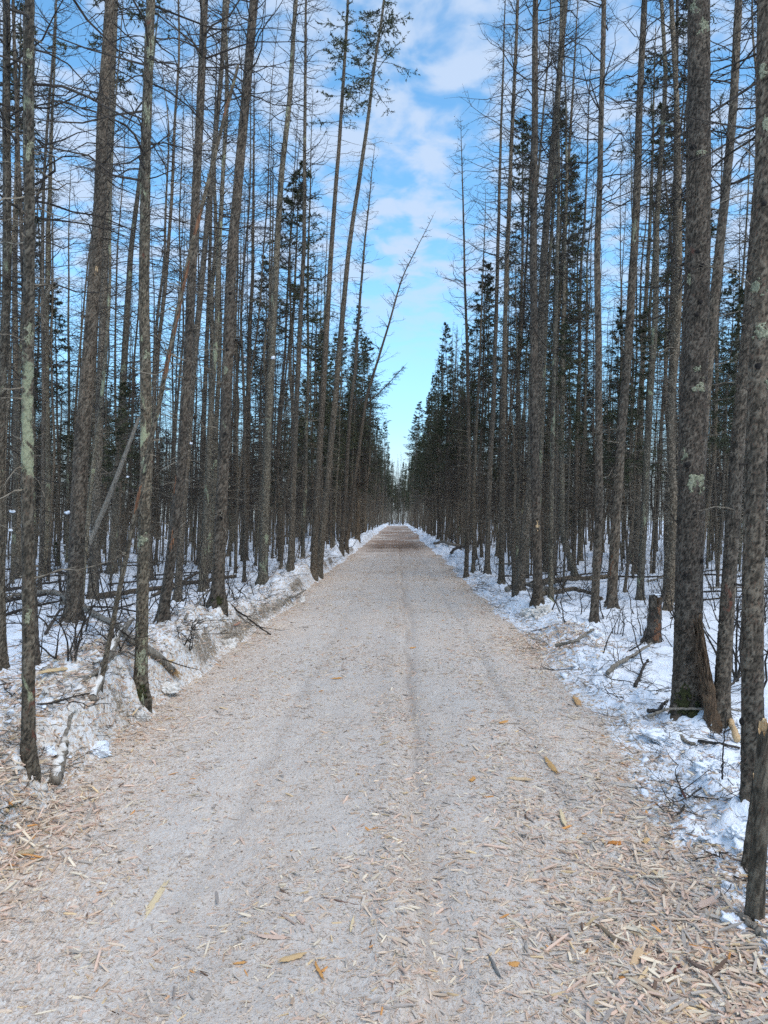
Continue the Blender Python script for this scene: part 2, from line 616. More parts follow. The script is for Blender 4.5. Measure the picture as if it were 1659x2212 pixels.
def track_material():
    m, t, b = new_mat('chip_track')
    g = N(t, 'ShaderNodeNewGeometry')
    p = g.outputs['Position']
    chips, h = sliver_color(t, p, PAL, 120)
    chips2, h2 = sliver_color(t, p, PAL, 60)
    n1 = noise(t, vec_mul(t, p, (1.0, 0.35, 1)), 1.6, 5.0, 0.6)
    n2 = noise(t, p, 18.0, 6.0, 0.72)
    n3 = noise(t, p, 150.0, 3.0, 0.65)
    base = mix(t, n2, (0.475, 0.425, 0.375), (0.70, 0.65, 0.60))
    base = mix(t, ramp(t, n3, 0.3, 0.7, 0, 0.4), base, (0.34, 0.30, 0.26))
    sx0 = N(t, 'ShaderNodeSeparateXYZ')
    t.links.new(p, sx0.inputs[0])
    edge_ = ramp(t, math_node(t, 'ABSOLUTE', math_node(t, 'ADD', sx0.outputs[0], 0.12)), 0.7, 1.8, 0.0, 0.45)
    c = mix(t, math_node(t, 'ADD', ramp(t, n1, 0.32, 0.70, 0.16, 0.60), edge_, True), base, chips)
    c = mix(t, ramp(t, n2, 0.52, 0.72, 0.0, 0.35), c, chips2)
    # packed centre stained browner by the wheels, bare earth showing farther down the track
    sx = N(t, 'ShaderNodeSeparateXYZ')
    t.links.new(p, sx.inputs[0])
    lane = ramp(t, math_node(t, 'ABSOLUTE', math_node(t, 'ADD', sx.outputs[0], 0.05)), 0.15, 1.3, 0.42, 0.0)
    lane = math_node(t, 'MULTIPLY', lane, ramp(t, noise(t, vec_mul(t, p, (1.0, 0.16, 1)), 1.3, 4, 0.6), 0.25, 0.75))
    c = mix(t, math_node(t, 'MULTIPLY', lane, 0.75), c, (0.34, 0.25, 0.18))
    wobx = math_node(t, 'ADD', sx0.outputs[0], math_node(t, 'MULTIPLY', math_node(t, 'SUBTRACT', noise(t, vec_mul(t, p, (0, 1, 0)), 0.5, 3, 0.6), 0.5), 0.22))
    for rx_, rw_, rs_ in ((0.13, 0.06, 0.40), (0.97, 0.07, 0.30), (-0.86, 0.09, 0.22)):
        rl = ramp(t, math_node(t, 'ABSOLUTE', math_node(t, 'SUBTRACT', wobx, rx_)), 0.0, rw_, rs_, 0.0)
        c = mix(t, math_node(t, 'MULTIPLY', rl, ramp(t, noise(t, vec_mul(t, p, (1, 0.3, 1)), 3.0, 4, 0.65), 0.30, 0.60)), c, (0.20, 0.165, 0.135))
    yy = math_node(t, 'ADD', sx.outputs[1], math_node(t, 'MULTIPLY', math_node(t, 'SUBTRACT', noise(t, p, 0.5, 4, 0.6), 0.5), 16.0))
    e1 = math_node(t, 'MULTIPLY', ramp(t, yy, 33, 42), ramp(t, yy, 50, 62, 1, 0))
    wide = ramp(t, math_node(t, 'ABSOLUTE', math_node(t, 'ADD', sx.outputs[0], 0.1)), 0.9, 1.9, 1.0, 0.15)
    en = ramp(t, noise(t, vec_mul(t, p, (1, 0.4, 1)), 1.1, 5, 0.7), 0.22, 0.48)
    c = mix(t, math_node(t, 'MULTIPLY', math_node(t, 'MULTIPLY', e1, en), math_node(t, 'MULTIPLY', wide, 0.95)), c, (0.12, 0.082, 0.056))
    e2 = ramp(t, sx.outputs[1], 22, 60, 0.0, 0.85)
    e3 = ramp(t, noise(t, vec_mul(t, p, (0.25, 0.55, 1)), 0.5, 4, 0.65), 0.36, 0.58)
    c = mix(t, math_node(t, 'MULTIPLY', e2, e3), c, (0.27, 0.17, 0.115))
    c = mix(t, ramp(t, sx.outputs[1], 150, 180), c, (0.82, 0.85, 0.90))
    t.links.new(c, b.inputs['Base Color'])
    b.inputs['Roughness'].default_value = 0.85
    hn = noise(t, p, 40.0, 3.0, 0.7)
    bump(t, b, hn, 0.8, 0.014)
    return m


def chip_material(name, instanced):
    m, t, b = new_mat(name)
    tcn = N(t, 'ShaderNodeTexCoord')
    if instanced:
        a = N(t, 'ShaderNodeAttribute', attribute_name='col', attribute_type='INSTANCER')
        base = a.outputs['Color']
    else:
        oi = N(t, 'ShaderNodeObjectInfo')
        base = oi.outputs['Color']
    n1 = noise(t, vec_mul(t, tcn.outputs['Object'], (1.2, 9, 9)), 5.0, 4, 0.6)
    c = mix(t, 1.0, base, mix(t, n1, (0.62, 0.58, 0.55), (1.25, 1.25, 1.25)), 'MULTIPLY')
    t.links.new(c, b.inputs['Base Color'])
    b.inputs['Roughness'].default_value = 0.8
    return m


CHIP_ONE = chip_material('wood_chip', False)
CHIP_MANY = chip_material('wood_chip_fine', True)
GROUND = ground_material()
TRACK = track_material()

# ------------------------------------------------------------------ ground and track
def axis_grid(lo, hi, fine_lo, fine_hi, step, grow):
    a = list(np.arange(fine_lo, fine_hi, step))
    s, x = step, fine_hi
    while x < hi:
        a.append(x)
        s *= grow
        x += s
    a.append(hi)
    s, x = step, fine_lo - step
    pre = []
    while x > lo:
        pre.append(x)
        s *= grow
        x -= s
    pre.append(lo)
    return np.array(pre[::-1] + a)


def rows(y0, y1, k, mn):
    ys = [y0]
    while ys[-1] < y1:
        ys.append(ys[-1] + max(mn, k * ys[-1]))
    return ys


def sheet(name, xs, ys, zf, mat, attrs=None):
    X, Y = np.meshgrid(xs, ys)
    Z = zf(X, Y)
    V = np.stack([X, Y, Z], -1).reshape(-1, 3)
    ny, nx = X.shape
    i = np.arange(ny * nx).reshape(ny, nx)
    F = np.stack([i[:-1, :-1], i[:-1, 1:], i[1:, 1:], i[1:, :-1]], -1).reshape(-1, 4)
    at = {k: f(X, Y).ravel() for k, f in (attrs or {}).items()}
    return link(name, mesh_np(name, V, F, mat, True, at))


def litter(x, y):
    sl = edge_left(y) - x
    sr = x - edge_right(y)
    far = sstep(6, 30, y)
    l = np.exp(-np.clip(sl, 0, None) / (1.8 - 1.1 * far)) * 1.15
    r = np.exp(-np.clip(sr + 0.1, 0, None) / 0.55) * 1.05
    return np.where(sl > sr, l, r) * (1 - 0.35 * far)


def dirt_shade(x, y):
    """earth and trampled chips churned into the cut face of the ploughed bank, with undercut shade painted in"""
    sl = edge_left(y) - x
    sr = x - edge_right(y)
    n_ = vnoise(y * 0.9, 2.0, 51) + 0.5 * np.exp(-((y - 8.4) / 0.6) ** 2) + 0.5 * np.exp(-((y - 5.8) / 0.35) ** 2)  # two fixed spots paint dark shaded hollows on top of the dirty stretches
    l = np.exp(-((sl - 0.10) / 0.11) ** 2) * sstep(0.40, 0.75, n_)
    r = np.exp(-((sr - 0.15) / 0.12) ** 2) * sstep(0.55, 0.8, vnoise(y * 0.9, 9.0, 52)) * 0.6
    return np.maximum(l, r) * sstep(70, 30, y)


ys = [-60, -40, -25, -15, -9, -5, -3, -1.5, -0.5, 0.3, 0.8, 1.2] + rows(1.5, 520, 0.0088, 0.015)
xs = axis_grid(-320, 320, -3.4, 3.6, 0.03, 1.045)
tag(sheet('snow_ground', xs, np.array(ys), h_snow, GROUND, {'litter': litter, 'dirt_shade': dirt_shade}), kind='structure')
ys2 = [-60, -40, -25, -15, -9, -5, -3, -1.5, -0.5, 0.3, 0.8, 1.2] + rows(1.5, 420, 0.011, 0.02)
xs2 = np.arange(-2.45, 2.3, 0.03)
tag(sheet('track', xs2, np.array(ys2), h_track, TRACK), kind='structure')

# ------------------------------------------------------------------ trees
BR = 1.25       # thickness factor of branches and twigs


def gen_branches(cf, rng, zs, L, e0, e1, rb, n=6, wig=0.22, az=None):
    m = len(zs)
    az = rng.uniform(0, 2 * math.pi, m) if az is None else az
    t = np.linspace(0, 1, n)
    el = np.radians(e0)[:, None] * (1 - t) + np.radians(e1)[:, None] * t + rng.normal(0, 0.20, (m, n))
    aa = az[:, None] + np.cumsum(rng.normal(0, wig, (m, n)), 1)
    st = np.stack([np.cos(el) * np.cos(aa), np.cos(el) * np.sin(aa), np.sin(el)], -1) * (L / (n - 1))[:, None, None]
    st[:, 0] = 0
    P = cf(zs)[:, None, :] + np.cumsum(st, 1)
    R = BR * rb[:, None] * (1 - 0.80 * t[None])
    return P, R


def gen_twigs(P, L, rng, per, lo=0.2, hi=0.45, n=4, rt=0.003, spread=55, droop=0.0, t0=0.22):
    m, nb = P.shape[:2]
    b = np.repeat(np.arange(m), per)
    t = t0 + (0.98 - t0) * rng.random(m * per)
    f = t * (nb - 1)
    i = np.minimum(f.astype(int), nb - 2)
    fr = (f - i)[:, None]
    S = P[b, i] * (1 - fr) + P[b, i + 1] * fr
    D = P[b, i + 1] - P[b, i]
    D /= np.linalg.norm(D, axis=1, keepdims=True) + 1e-9
    side = np.cross(D, [0, 0, 1.0])
    side /= np.linalg.norm(side, axis=1, keepdims=True) + 1e-9
    upv = np.cross(side, D)
    sg = np.where(rng.random(len(b)) < 0.5, -1, 1)
    a = np.radians(spread + rng.normal(0, 14, len(b)))
    roll = rng.normal(0, 0.55, len(b))
    lat = side * (sg * np.cos(roll))[:, None] + upv * np.sin(roll)[:, None]
    d0 = D * np.cos(a)[:, None] + lat * np.sin(a)[:, None]
    Lt = L[b] * rng.uniform(lo, hi, len(b)) * (1.15 - 0.6 * t)
    tt = np.linspace(0, 1, n)
    bend = rng.normal(0, 0.18, (len(b), 3)) + np.array([0, 0, -droop])
    Q = S[:, None, :] + (d0[:, None, :] * tt[None, :, None] + bend[:, None, :] * (tt ** 2)[None, :, None]) * Lt[:, None, None]
    R = BR * np.broadcast_to((rt * (1 - 0.6 * tt))[None], (len(b), n)) * rng.uniform(0.7, 1.2, (len(b), 1))
    return Q, R, Lt


def needles(geo, Q, rng, per, ln, w):
    m, n = Q.shape[:2]
    b = np.repeat(np.arange(m), per)
    f = rng.random(len(b)) * (n - 1) * 0.999
    i = f.astype(int)
    fr = (f - i)[:, None]
    S = Q[b, i] * (1 - fr) + Q[b, i + 1] * fr
    D = Q[b, i + 1] - Q[b, i]
    D /= np.linalg.norm(D, axis=1, keepdims=True) + 1e-9
    r = rng.normal(0, 1, (len(b), 3))
    d = D * 0.75 + r / np.linalg.norm(r, axis=1, keepdims=True) * 0.9
    d /= np.linalg.norm(d, axis=1, keepdims=True)
    s = np.cross(d, rng.normal(0, 1, (len(b), 3)))
    s /= np.linalg.norm(s, axis=1, keepdims=True)
    l = ln * rng.uniform(0.6, 1.3, len(b))[:, None]
    V = np.stack([S - s * w / 2, S + s * w / 2, S + d * l], 1).reshape(-1, 3)
    geo.add(V, None, np.arange(len(V)).reshape(-1, 3))


def trunk_mesh(name, zs, C, R, sides, mat, relief=0.0, seed=0, cap=False):
    """zs ring heights (only for relief pattern), C (n,3), R (n)"""
    a = np.arange(sides) * 2 * math.pi / sides
    A, Z = np.meshgrid(a, zs)
    RR = np.repeat(R[:, None], sides, 1)
    lobes = 0.22 * np.cos(4 * A + seed) + 0.16 * np.cos(7 * A + seed * 2.3)
    RR = RR * (1 + lobes * np.exp(-np.clip(Z, 0, None) / 0.11))
    RR = RR * (1 + 0.05 * fbm(np.cos(A) * 1.5 + seed, Z * 0.8 + np.sin(A) * 1.5, 2, seed))
    attrs = None
    if relief > 0:
        circ = 2 * math.pi * max(R[0], 0.03)
        nc = max(6, int(round(circ / 0.025)))
        u = A / (2 * math.pi) * nc
        wv = 0.25 * fbm(u * 0.7, Z * 9, 2, seed + 9)
        f1, eg, cid = worley(u + 0 * wv, Z / 0.034 + wv, seed + 1, nc)
        f1b, egb, cidb = worley(u * 2, Z / 0.016, seed + 2, nc * 2)
        gap = sstep(0.02, 0.22, eg)
        RR = RR + relief * ((cid - 0.5) * 0.9 + (gap - 1) * 0.8 + (cidb - 0.5) * 0.35 + 0.25 * np.sin(np.clip(f1, 0, 1) * 3))
        attrs = {'plate': (0.7 * cid + 0.3 * cidb).ravel(), 'gap': (0.12 + 0.88 * gap).ravel()}
    V = C[:, None, :] + np.stack([RR * np.cos(A), RR * np.sin(A), np.zeros_like(A)], -1)
    n = len(zs)
    i = np.arange(n * sides).reshape(n, sides)
    q = np.stack([i[:-1], np.roll(i, -1, 1)[:-1], np.roll(i, -1, 1)[1:], i[1:]], -1).reshape(-1, 4)
    V = V.reshape(-1, 3)
    F = [q]
    if cap:
        V = np.r_[V, C[-1][None]]
        c = len(V) - 1
        F.append(np.array([[i[-1, k], i[-1, (k + 1) % sides], c] for k in range(sides)]))
        if attrs:
            attrs = {k: np.r_[v, 0.5] for k, v in attrs.items()}
    return mesh_np(name, V, F, mat, True, attrs)


def crown_geo(cf, rf, H, style, rng, dens=1.0, zmin=0.6, far=False, zvis=99.0):
    """returns list of (part name, mesh). cf(z)->(n,3), rf(z)->(n,)"""
    out = []
    pale = far or rng.random() < 0.5
    low, top = Geo(), Geo()

    def put(g, zs, L, e0, e1, rb, tw, rt=0.003, lo=0.2, hi=0.45, n=6, wig=0.2, ned=0, droop=0.0, tn=4):
        kp = (zs < zvis) | (rng.random(len(zs)) < 0.35)      # sparser high above the picture
        zs, L, e0, e1, rb = zs[kp], L[kp], e0[kp], e1[kp], rb[kp]
        if len(zs) == 0:
            return
        P, R = gen_branches(cf, rng, zs, L, e0, e1, rb, n, wig)
        g.tubes(P, R, 3)
        if tw:
            Q, RQ, Lt = gen_twigs(P, L, rng, tw, lo, hi, tn, rt, droop=droop)
            g.tubes(Q, RQ, 3)
            if ned:
                nd = Geo_needles
                needles(nd, Q, rng, ned, 0.065, 0.022)
                needles(nd, P[:, n // 4:], rng, ned * 2, 0.06, 0.022)

    Geo_needles = Geo()
    r0 = float(rf(np.array([1.0]))[0])
    if style == 'larch':
        z1 = 0.36 * H
        k = max(0, int((12 if far else 9) * (z1 - zmin) * dens))
        zs = zmin + (z1 - zmin) * rng.random(k) ** 0.8
        put(low, zs, rng.uniform(0.15, 0.75, k) * (0.4 + 0.8 * zs / z1), rng.normal(2, 16, k), rng.normal(-4, 22, k), rng.uniform(0.003, 0.007, k), 3, 0.0022)
        k = int(13 * (H - z1) * dens)
        zs = z1 + (H * 0.99 - z1) * rng.random(k)
        fr = (zs - z1) / (H - z1)
        L = (0.22 + (1.45 - 0.22) * (1 - fr) ** 0.8) * rng.uniform(0.25, 1.1, k)
        put(top, zs, L, rng.normal(4, 12, k) + 22 * fr, rng.normal(24, 20, k) + 16 * fr, 0.0045 + 0.0055 * L * rng.uniform(0.6, 1.2, k), 8, 0.0029, 0.12, 0.40, 7, 0.25)
    elif style == 'dead':
        z1 = 0.30 * H
        k = max(0, int((18 if far else 13) * (z1 - zmin) * dens))
        zs = zmin + (z1 - zmin) * rng.random(k)
        put(low, zs, rng.uniform(0.1, 0.6, k), rng.normal(-5, 16, k), rng.normal(-15, 20, k), rng.uniform(0.003, 0.006, k), 3, 0.002)
        k = int(15 * (H - z1) * dens)
        zs = z1 + (H * 0.985 - z1) * rng.random(k)
        fr = (zs - z1) / (H - z1)
        L = (0.18 + 1.15 * (1 - fr) ** 0.7) * rng.uniform(0.35, 1.15, k)
        put(top, zs, L, rng.normal(-4, 14, k), rng.normal(-8, 24, k), 0.004 + 0.005 * L, 8, 0.0027, 0.15, 0.42, 6, 0.30)
    elif style in ('spruce', 'spruce_tall'):
        z1 = (rng.uniform(0.34, 0.52) if style == 'spruce' else 0.62) * H
        k = max(0, int((16 if far else 10) * (z1 - zmin) * dens))
        zs = zmin + (z1 - zmin) * rng.random(k)
        put(low, zs, rng.uniform(0.2, 0.95, k) * (0.5 + 0.6 * zs / z1), rng.normal(-6, 14, k), rng.normal(-10, 20, k), rng.uniform(0.003, 0.008, k), 4, 0.0025)
        k = int((22 if style == 'spruce' else 12) * (H - z1) * (0.8 + 0.2 * dens))
        zs = z1 + (H * 0.995 - z1) * rng.random(k)
        # clumpy: leave gaps in some storeys
        keep = vnoise(zs * 2.0, np.full(k, float(rng.random() * 50)), 5) > 0.25
        keep |= zs > 0.88 * H
        zs = zs[keep]
        k = len(zs)
        fr = (zs - z1) / (H - z1)
        L = (0.14 + 1.12 * (1 - fr) ** 0.75) * rng.uniform(0.5, 1.15, k)
        put(top, zs, L, rng.normal(-8, 10, k) + 30 * fr ** 3, rng.normal(2, 16, k) + 30 * fr ** 3, 0.004 + 0.005 * L, 8, 0.003, 0.2, 0.42, 6, 0.15, ned=15, droop=0.12, tn=3)
    elif style == 'snag':
        k = max(4, int(5 * H * dens))
        zs = zmin + (H * 0.97 - zmin) * rng.random(k)
        put(low, zs, rng.uniform(0.05, 0.4, k), rng.normal(5, 25, k), rng.normal(0, 25, k), rng.uniform(0.003, 0.007, k), 1, 0.002, n=4)
    # short broken stubs all the way up the stem
    k = int(7 * H * dens) if not far else int(3 * H)
    zs = 0.3 + (H * 0.8) * rng.random(k)
    az = rng.uniform(0, 2 * math.pi, k)
    Ls = rf(zs) + rng.uniform(0.01, 0.05, k)
    P, R = gen_branches(cf, rng, zs, Ls, rng.normal(10, 15, k), rng.normal(10, 15, k), rng.uniform(0.003, 0.008, k), 3, 0.02, az)
    R[:, -1] = R[:, 0] * 0.7
    low.tubes(P, R, 4)
    if low.n:
        out.append(('dead_branches', low.mesh('dead_branches', BRANCH_PALE if pale else BRANCH)))
    if top.n:
        out.append(('crown', None))
        mats = [BRANCH]
        V = np.concatenate(top.V)
        F = [np.concatenate(top.Q)]
        if Geo_needles.n:
            NV = np.concatenate(Geo_needles.V)
            NT = np.concatenate(Geo_needles.T) + len(V)
            nq = len(F[0])
            me = mesh_np('crown', np.r_[V, NV], F + [NT], [BRANCH, NEEDLE])
            mi = np.zeros(nq + len(NT), np.int32)
            mi[nq:] = 1
            me.polygons.foreach_set('material_index', mi)
        else:
            me = mesh_np('crown', V, F, mats)
        out[-1] = ('crown', me)
    return out


# ---- shared prototypes for the crowd of trees
class Proto:
    pass


def make_proto(style, H, r0, seed, mat):
    rng = np.random.default_rng(seed)
    zs = np.r_[-0.25, 0, 0.06, 0.14, 0.3, np.linspace(0.6, H, 26)]
    amp = rng.uniform(0.08, 0.30)
    ph = rng.uniform(0, 50)

    def cf(z):
        z = np.asarray(z, float)
        k = np.clip(z / 3.0, 0, 1)
        return np.stack([amp * k * fbm(z * 0.16 + ph, np.zeros_like(z), 3, seed), amp * k * fbm(z * 0.16, np.full_like(z, ph), 3, seed + 5), z], -1)

    def rf(z):
        z = np.asarray(z, float)
        return r0 * (np.clip(1 - np.clip(z, 0, H) / H, 0, 1) ** 0.72 * 0.97 + 0.03) * (1 + 0.45 * np.exp(-np.clip(z, 0, None) / 0.12))

    p = Proto()
    p.style, p.H, p.r0 = style, H, r0
    p.trunk = trunk_mesh('trunk', zs, cf(zs), rf(zs), 9, mat, 0, seed)
    p.parts = crown_geo(cf, rf, H, style, rng, 1.0, 0.7, True)
    p.first = None
    return p


PROTOS = []
for i in range(6):
    PROTOS.append(make_proto('larch', 13.0 + 0.7 * i, 0.048 + 0.0075 * (i * 2 % 6), 100 + i, [BARK, BARK_B, BARK_L][i % 3]))
for i in range(4):
    PROTOS.append(make_proto('dead', 8.0 + 1.7 * i, 0.032 + 0.009 * i, 200 + i, [BARK_B, BARK, BARK_L, BARK_B][i]))
for i in range(5):
    PROTOS.append(make_proto('spruce', 7.5 + 1.7 * i, 0.048 + 0.007 * i, 300 + i, [BARK, BARK_B][i % 2]))
BYSTYLE = {s: [p for p in PROTOS if p.style == s] for s in ('larch', 'dead', 'spruce')}
TAKEN = []          # (x, y, r) of standing trees


def place_proto(p, x, y, yaw, s, lean, name, label, cat, group):
    z = float(surf(x, y))
    root = bpy.data.objects.new(name, None)
    COL.objects.link(root)
    root.empty_display_size = 0.3
    root.location = (x, y, z - 0.02)
    root.rotation_euler = (Matrix.Rotation(lean[0], 3, 'Y') @ Matrix.Rotation(lean[1], 3, 'X') @ Matrix.Rotation(yaw, 3, 'Z')).to_euler()
    root.scale = s
    tag(root, label, cat, group)
    kids = [link('trunk', p.trunk, root)] + [link(n, me, root) for n, me in p.parts]
    if p.first is None:
        p.first = kids
    TAKEN.append((x, y))
    return root


# ---- the trees one can point at, measured in the photograph
class Hero:
    pass


HEROES = {}


def hero(key, name, label, pts, w, H, style='larch', mat=None, top=False, depth=None, dens=1.0, zmin=0.9, cat='tree', lean_y=0.0, flare=0.45, group=None, extra=None, taper=0.7, endw=None):
    b = ground_hit(*pts[0]) if depth is None else at_depth(pts[0][0], pts[0][1], depth)
    Y = b[1]
    b[2] = float(surf(b[0], b[1]))
    W = np.array([at_depth(px, py, Y) for px, py in pts])
    W[0] = b
    rng = np.random.default_rng(abs(hash(key)) % 1000 if False else sum(ord(c) * (i + 3) for i, c in enumerate(key)))
    zloc = W[:, 2] - b[2]
    xloc = W[:, 0] - b[0]
    o = np.argsort(zloc)
    zloc, xloc = zloc[o], xloc[o]
    if top:
        H = float(zloc[-1])
    else:
        k = (xloc[-1] - xloc[0]) / max(zloc[-1] - zloc[0], 0.1)
        if H > zloc[-1]:
            zloc = np.r_[zloc, H]
            xloc = np.r_[xloc, xloc[-1] + k * 0.9 * (H - zloc[-2])]
    r0 = 0.5 * w * Y / FPX
    ph = rng.uniform(0, 60)
    zg = np.linspace(0, H, 120)
    xg = np.interp(zg, zloc, xloc)
    for _ in range(6):
        xg[1:-1] = 0.25 * xg[:-2] + 0.5 * xg[1:-1] + 0.25 * xg[2:]
    amp = 0.05 + 0.0012 * Y

    def cf(z):
        z = np.asarray(z, float)
        k = np.clip(z / 2.0, 0, 1)
        x = np.interp(z, zg, xg) + 0.35 * amp * k * fbm(z * 0.35 + ph, np.zeros_like(z), 3, 3)
        y = amp * k * fbm(z * 0.2, np.full_like(z, ph), 3, 4) + lean_y * z
        return np.stack([x, y, z], -1)

    rend = 0.03 if endw is None else endw

    def rf(z):
        z = np.asarray(z, float)
        return r0 * (np.clip(1 - np.clip(z, 0, H) / H, 0, 1) ** taper * (1 - rend) + rend) * (1 + flare * np.exp(-np.clip(z, 0, None) / (0.10 + r0 * 0.6)))

    near = Y < 13
    if near:
        stepz = max(0.012, Y * 0.0022)
        ztop = min(H, 1.6 + Y * 0.72)
        zs = np.r_[np.arange(-0.25, ztop, stepz), np.linspace(ztop, H, max(2, int((H - ztop) / 0.5) + 1))]
        sides = int(np.clip(2 * math.pi * r0 / max(0.009, Y * 0.0016), 12, 96))
    else:
        zs = np.r_[-0.25, 0, 0.06, 0.14, 0.3, np.linspace(0.6, H, 60)]
        sides = 10
    root = bpy.data.objects.new(name, None)
    COL.objects.link(root)
    root.empty_display_size = 0.3
    root.location = b
    tag(root, label, cat, group)
    m = mat if mat is not None else (BARK_NEAR if near else BARK)
    if not near:
        m = {BARK_NEAR.name: BARK, BARK_NEAR_L.name: BARK_L}.get(m.name, m)
    tr = link('trunk', trunk_mesh('trunk', zs, cf(zs), rf(zs), sides, m, (0.0026 + 0.036 * r0) if near else 0, int(ph * 7), cap=(style == 'snag')), root)
    global BR
    BR = 1.15 * max(1.0, Y / 24.0)
    for n, me in crown_geo(cf, rf, H, style, rng, dens, zmin, False, 3.2 + 0.75 * Y):
        link(n, me, root)
    BR = 1.25
    h = Hero()
    h.root, h.cf, h.rf, h.H, h.b, h.Y, h.r0, h.trunk, h.seed = root, cf, rf, H, b, Y, r0, tr, int(ph * 5)
    HEROES[key] = h
    TAKEN.append((b[0], b[1]))
    return h


def patch(h, px, py, wpx, hpx, mat, name, thick=0.006, seed=0, label=None, rough=0.75, parent=None):
    """a crust hugging the trunk, centred at photo pixel (px,py)"""
    p = at_depth(px, py, h.Y)
    zc = p[2] - h.b[2]
    c = h.cf(np.array([zc]))[0] + h.b
    R = float(h.rf(np.array([zc]))[0])
    th0 = math.atan2(CAM[1] - c[1], CAM[0] - c[0])
    off = np.clip((p[0] - c[0]) / max(R, 1e-3), -0.95, 0.95)
    th = th0 + math.asin(off)
    k = h.Y / FPX
    wa, ha = wpx * k / 2, hpx * k / 2
    nth, nz = 26, 26
    dth = min(wa * 1.35 / R, 1.5)
    A, Z = np.meshgrid(np.linspace(-dth, dth, nth), np.linspace(-ha * 1.35, ha * 1.35, nz))
    d = np.sqrt((A * R / wa) ** 2 + (Z / ha) ** 2) + rough * fbm(A * R / wa * 1.6 + seed * 3.1, Z / ha * 1.6, 4, seed + 70)
    inside = (d < 1) & (vnoise(A * R / wa * 5 + seed, Z / ha * 5, seed + 33) > 0.24 * np.clip(d * 1.6, 0.3, 1.5))
    zz_ = zc + Z
    Rm = h.rf(zz_.ravel()).reshape(zz_.shape)
    bumpy = 0.5 + 0.6 * vnoise(A * R * 160, Z * 160, seed + 9)
    rr = Rm + np.where(inside, thick * bumpy * np.clip((1 - d) * 4, 0.25, 1), -0.01)
    C = h.cf(zz_.ravel()).reshape(*zz_.shape, 3)
    V = C + np.stack([rr * np.cos(A + th), rr * np.sin(A + th), np.zeros_like(A)], -1)
    i = np.arange(nth * nz).reshape(nz, nth)
    ok = inside[:-1, :-1] | inside[1:, :-1] | inside[:-1, 1:] | inside[1:, 1:]
    F = np.stack([i[:-1, :-1], i[:-1, 1:], i[1:, 1:], i[1:, :-1]], -1)[ok]
    if len(F) == 0:
        return None
    o = link(name, mesh_np(name, V.reshape(-1, 3), F, mat), parent or h.trunk)
    if label:
        o['label'] = label
    return o


def knot(h, px, py, rpx):
    p = at_depth(px, py, h.Y)
    zc = p[2] - h.b[2]
    c = h.cf(np.array([zc]))[0]
    R = float(h.rf(np.array([zc]))[0])
    th0 = math.atan2(CAM[1] - h.b[1], CAM[0] - h.b[0])
    th = th0 + math.asin(float(np.clip((p[0] - h.b[0] - c[0]) / R, -0.97, 0.97)))
    d = np.array([math.cos(th), math.sin(th), 0.18])
    r = rpx * h.Y / FPX
    g = Geo()
    g.cap_tube([c + d * (R - 0.02), c + d * (R + 0.004), c + d * (R + r * 0.55), c + d * (R + r * 0.8)], [r * 1.25, r * 1.15, r * 0.8, r * 0.35], 9)
    link('knot', g.mesh('knot', KNOT), h.trunk)


def limb(h, px0, py0, px1, py1, rpx, name='branch', bend=0.0, mat=None, twigs=3, dy=0.0):
    a = at_depth(px0, py0, h.Y) - h.b
    e = at_depth(px1, py1, h.Y + dy) - h.b
    t = np.linspace(0, 1, 8)[:, None]
    rng = np.random.default_rng(int(px0 + py0 * 3))
    P = a + (e - a) * t + np.array([0, 0, bend]) * (4 * t * (1 - t)) + rng.normal(0, 0.012, (8, 3)) * t
    r = rpx * h.Y / FPX
    g = Geo()
    g.tubes(P[None], (r * (1 - 0.7 * t[:, 0]))[None], 6)
    if twigs:
        L = np.array([np.linalg.norm(e - a)])
        Q, RQ, _ = gen_twigs(P[None], L, rng, twigs, 0.15, 0.4, 4, r * 0.4)
        g.tubes(Q, RQ, 4)
    link(name, g.mesh(name, mat or BRANCH), h.root)


# left of the track, front to back
h = hero('L1', 'larch_tree', 'slim pale grey trunk with reddish flakes rising from chip-strewn bank at lower left', [(61, 1668), (57, 1000), (60, 549), (66, 0)], 27, 12.5, 'dead', BARK_NEAR_L, dens=0.8)
for k, (a, b_, c, d) in enumerate([(57, 720, 20, 40), (62, 330, 18, 50), (58, 900, 14, 36), (58, 1330, 16, 36), (66, 130, 16, 40)]):
    patch(h, a, b_, c, d, LICHEN, 'lichen_patch', 0.004, k)
h = hero('L0', 'larch_tree', 'greenish lichen-covered trunk cut off by the left border of the picture', [(2, 1445), (0, 1100), (4, 549), (8, 0)], 22, 13, 'larch', BARK_NEAR_L)
h = hero('L2', 'larch_tree', 'thick grey-brown leaning trunk behind the crossed fallen poles', [(157, 1345), (171, 1100), (204, 549), (240, 0)], 34, 16.5, 'dead', dens=0.9, zmin=3.0)
patch(h, 206, 585, 7, 22, FRESHWOOD, 'peeled_patch', 0.003, 4)
h = hero('L2b', 'spruce_tree', 'dark straight trunk close behind the thick leaning grey-brown one', [(201, 1297), (213, 1000), (228, 549), (252, 0)], 22, 15, 'spruce_tall', BARK_NEAR)
h = hero('L3', 'larch_tree', 'mottled trunk with broken flaky foot at the edge of the chip bank', [(303, 1512), (307, 1100), (312, 549), (324, 0)], 27, 14, 'dead', BARK_NEAR_L, dens=0.7, zmin=3.2)
for k, (a, b_, c, d) in enumerate([(303, 1428, 26, 60), (304, 1166, 27, 26), (306, 1000, 12, 20), (312, 250, 16, 60), (325, 110, 18, 70), (313, 765, 14, 26)]):
    patch(h, a, b_, c, d, LICHEN, 'lichen_patch', 0.005, k + 10)
patch(h, 302, 1492, 28, 40, MOSS, 'moss_collar', 0.012, 3)
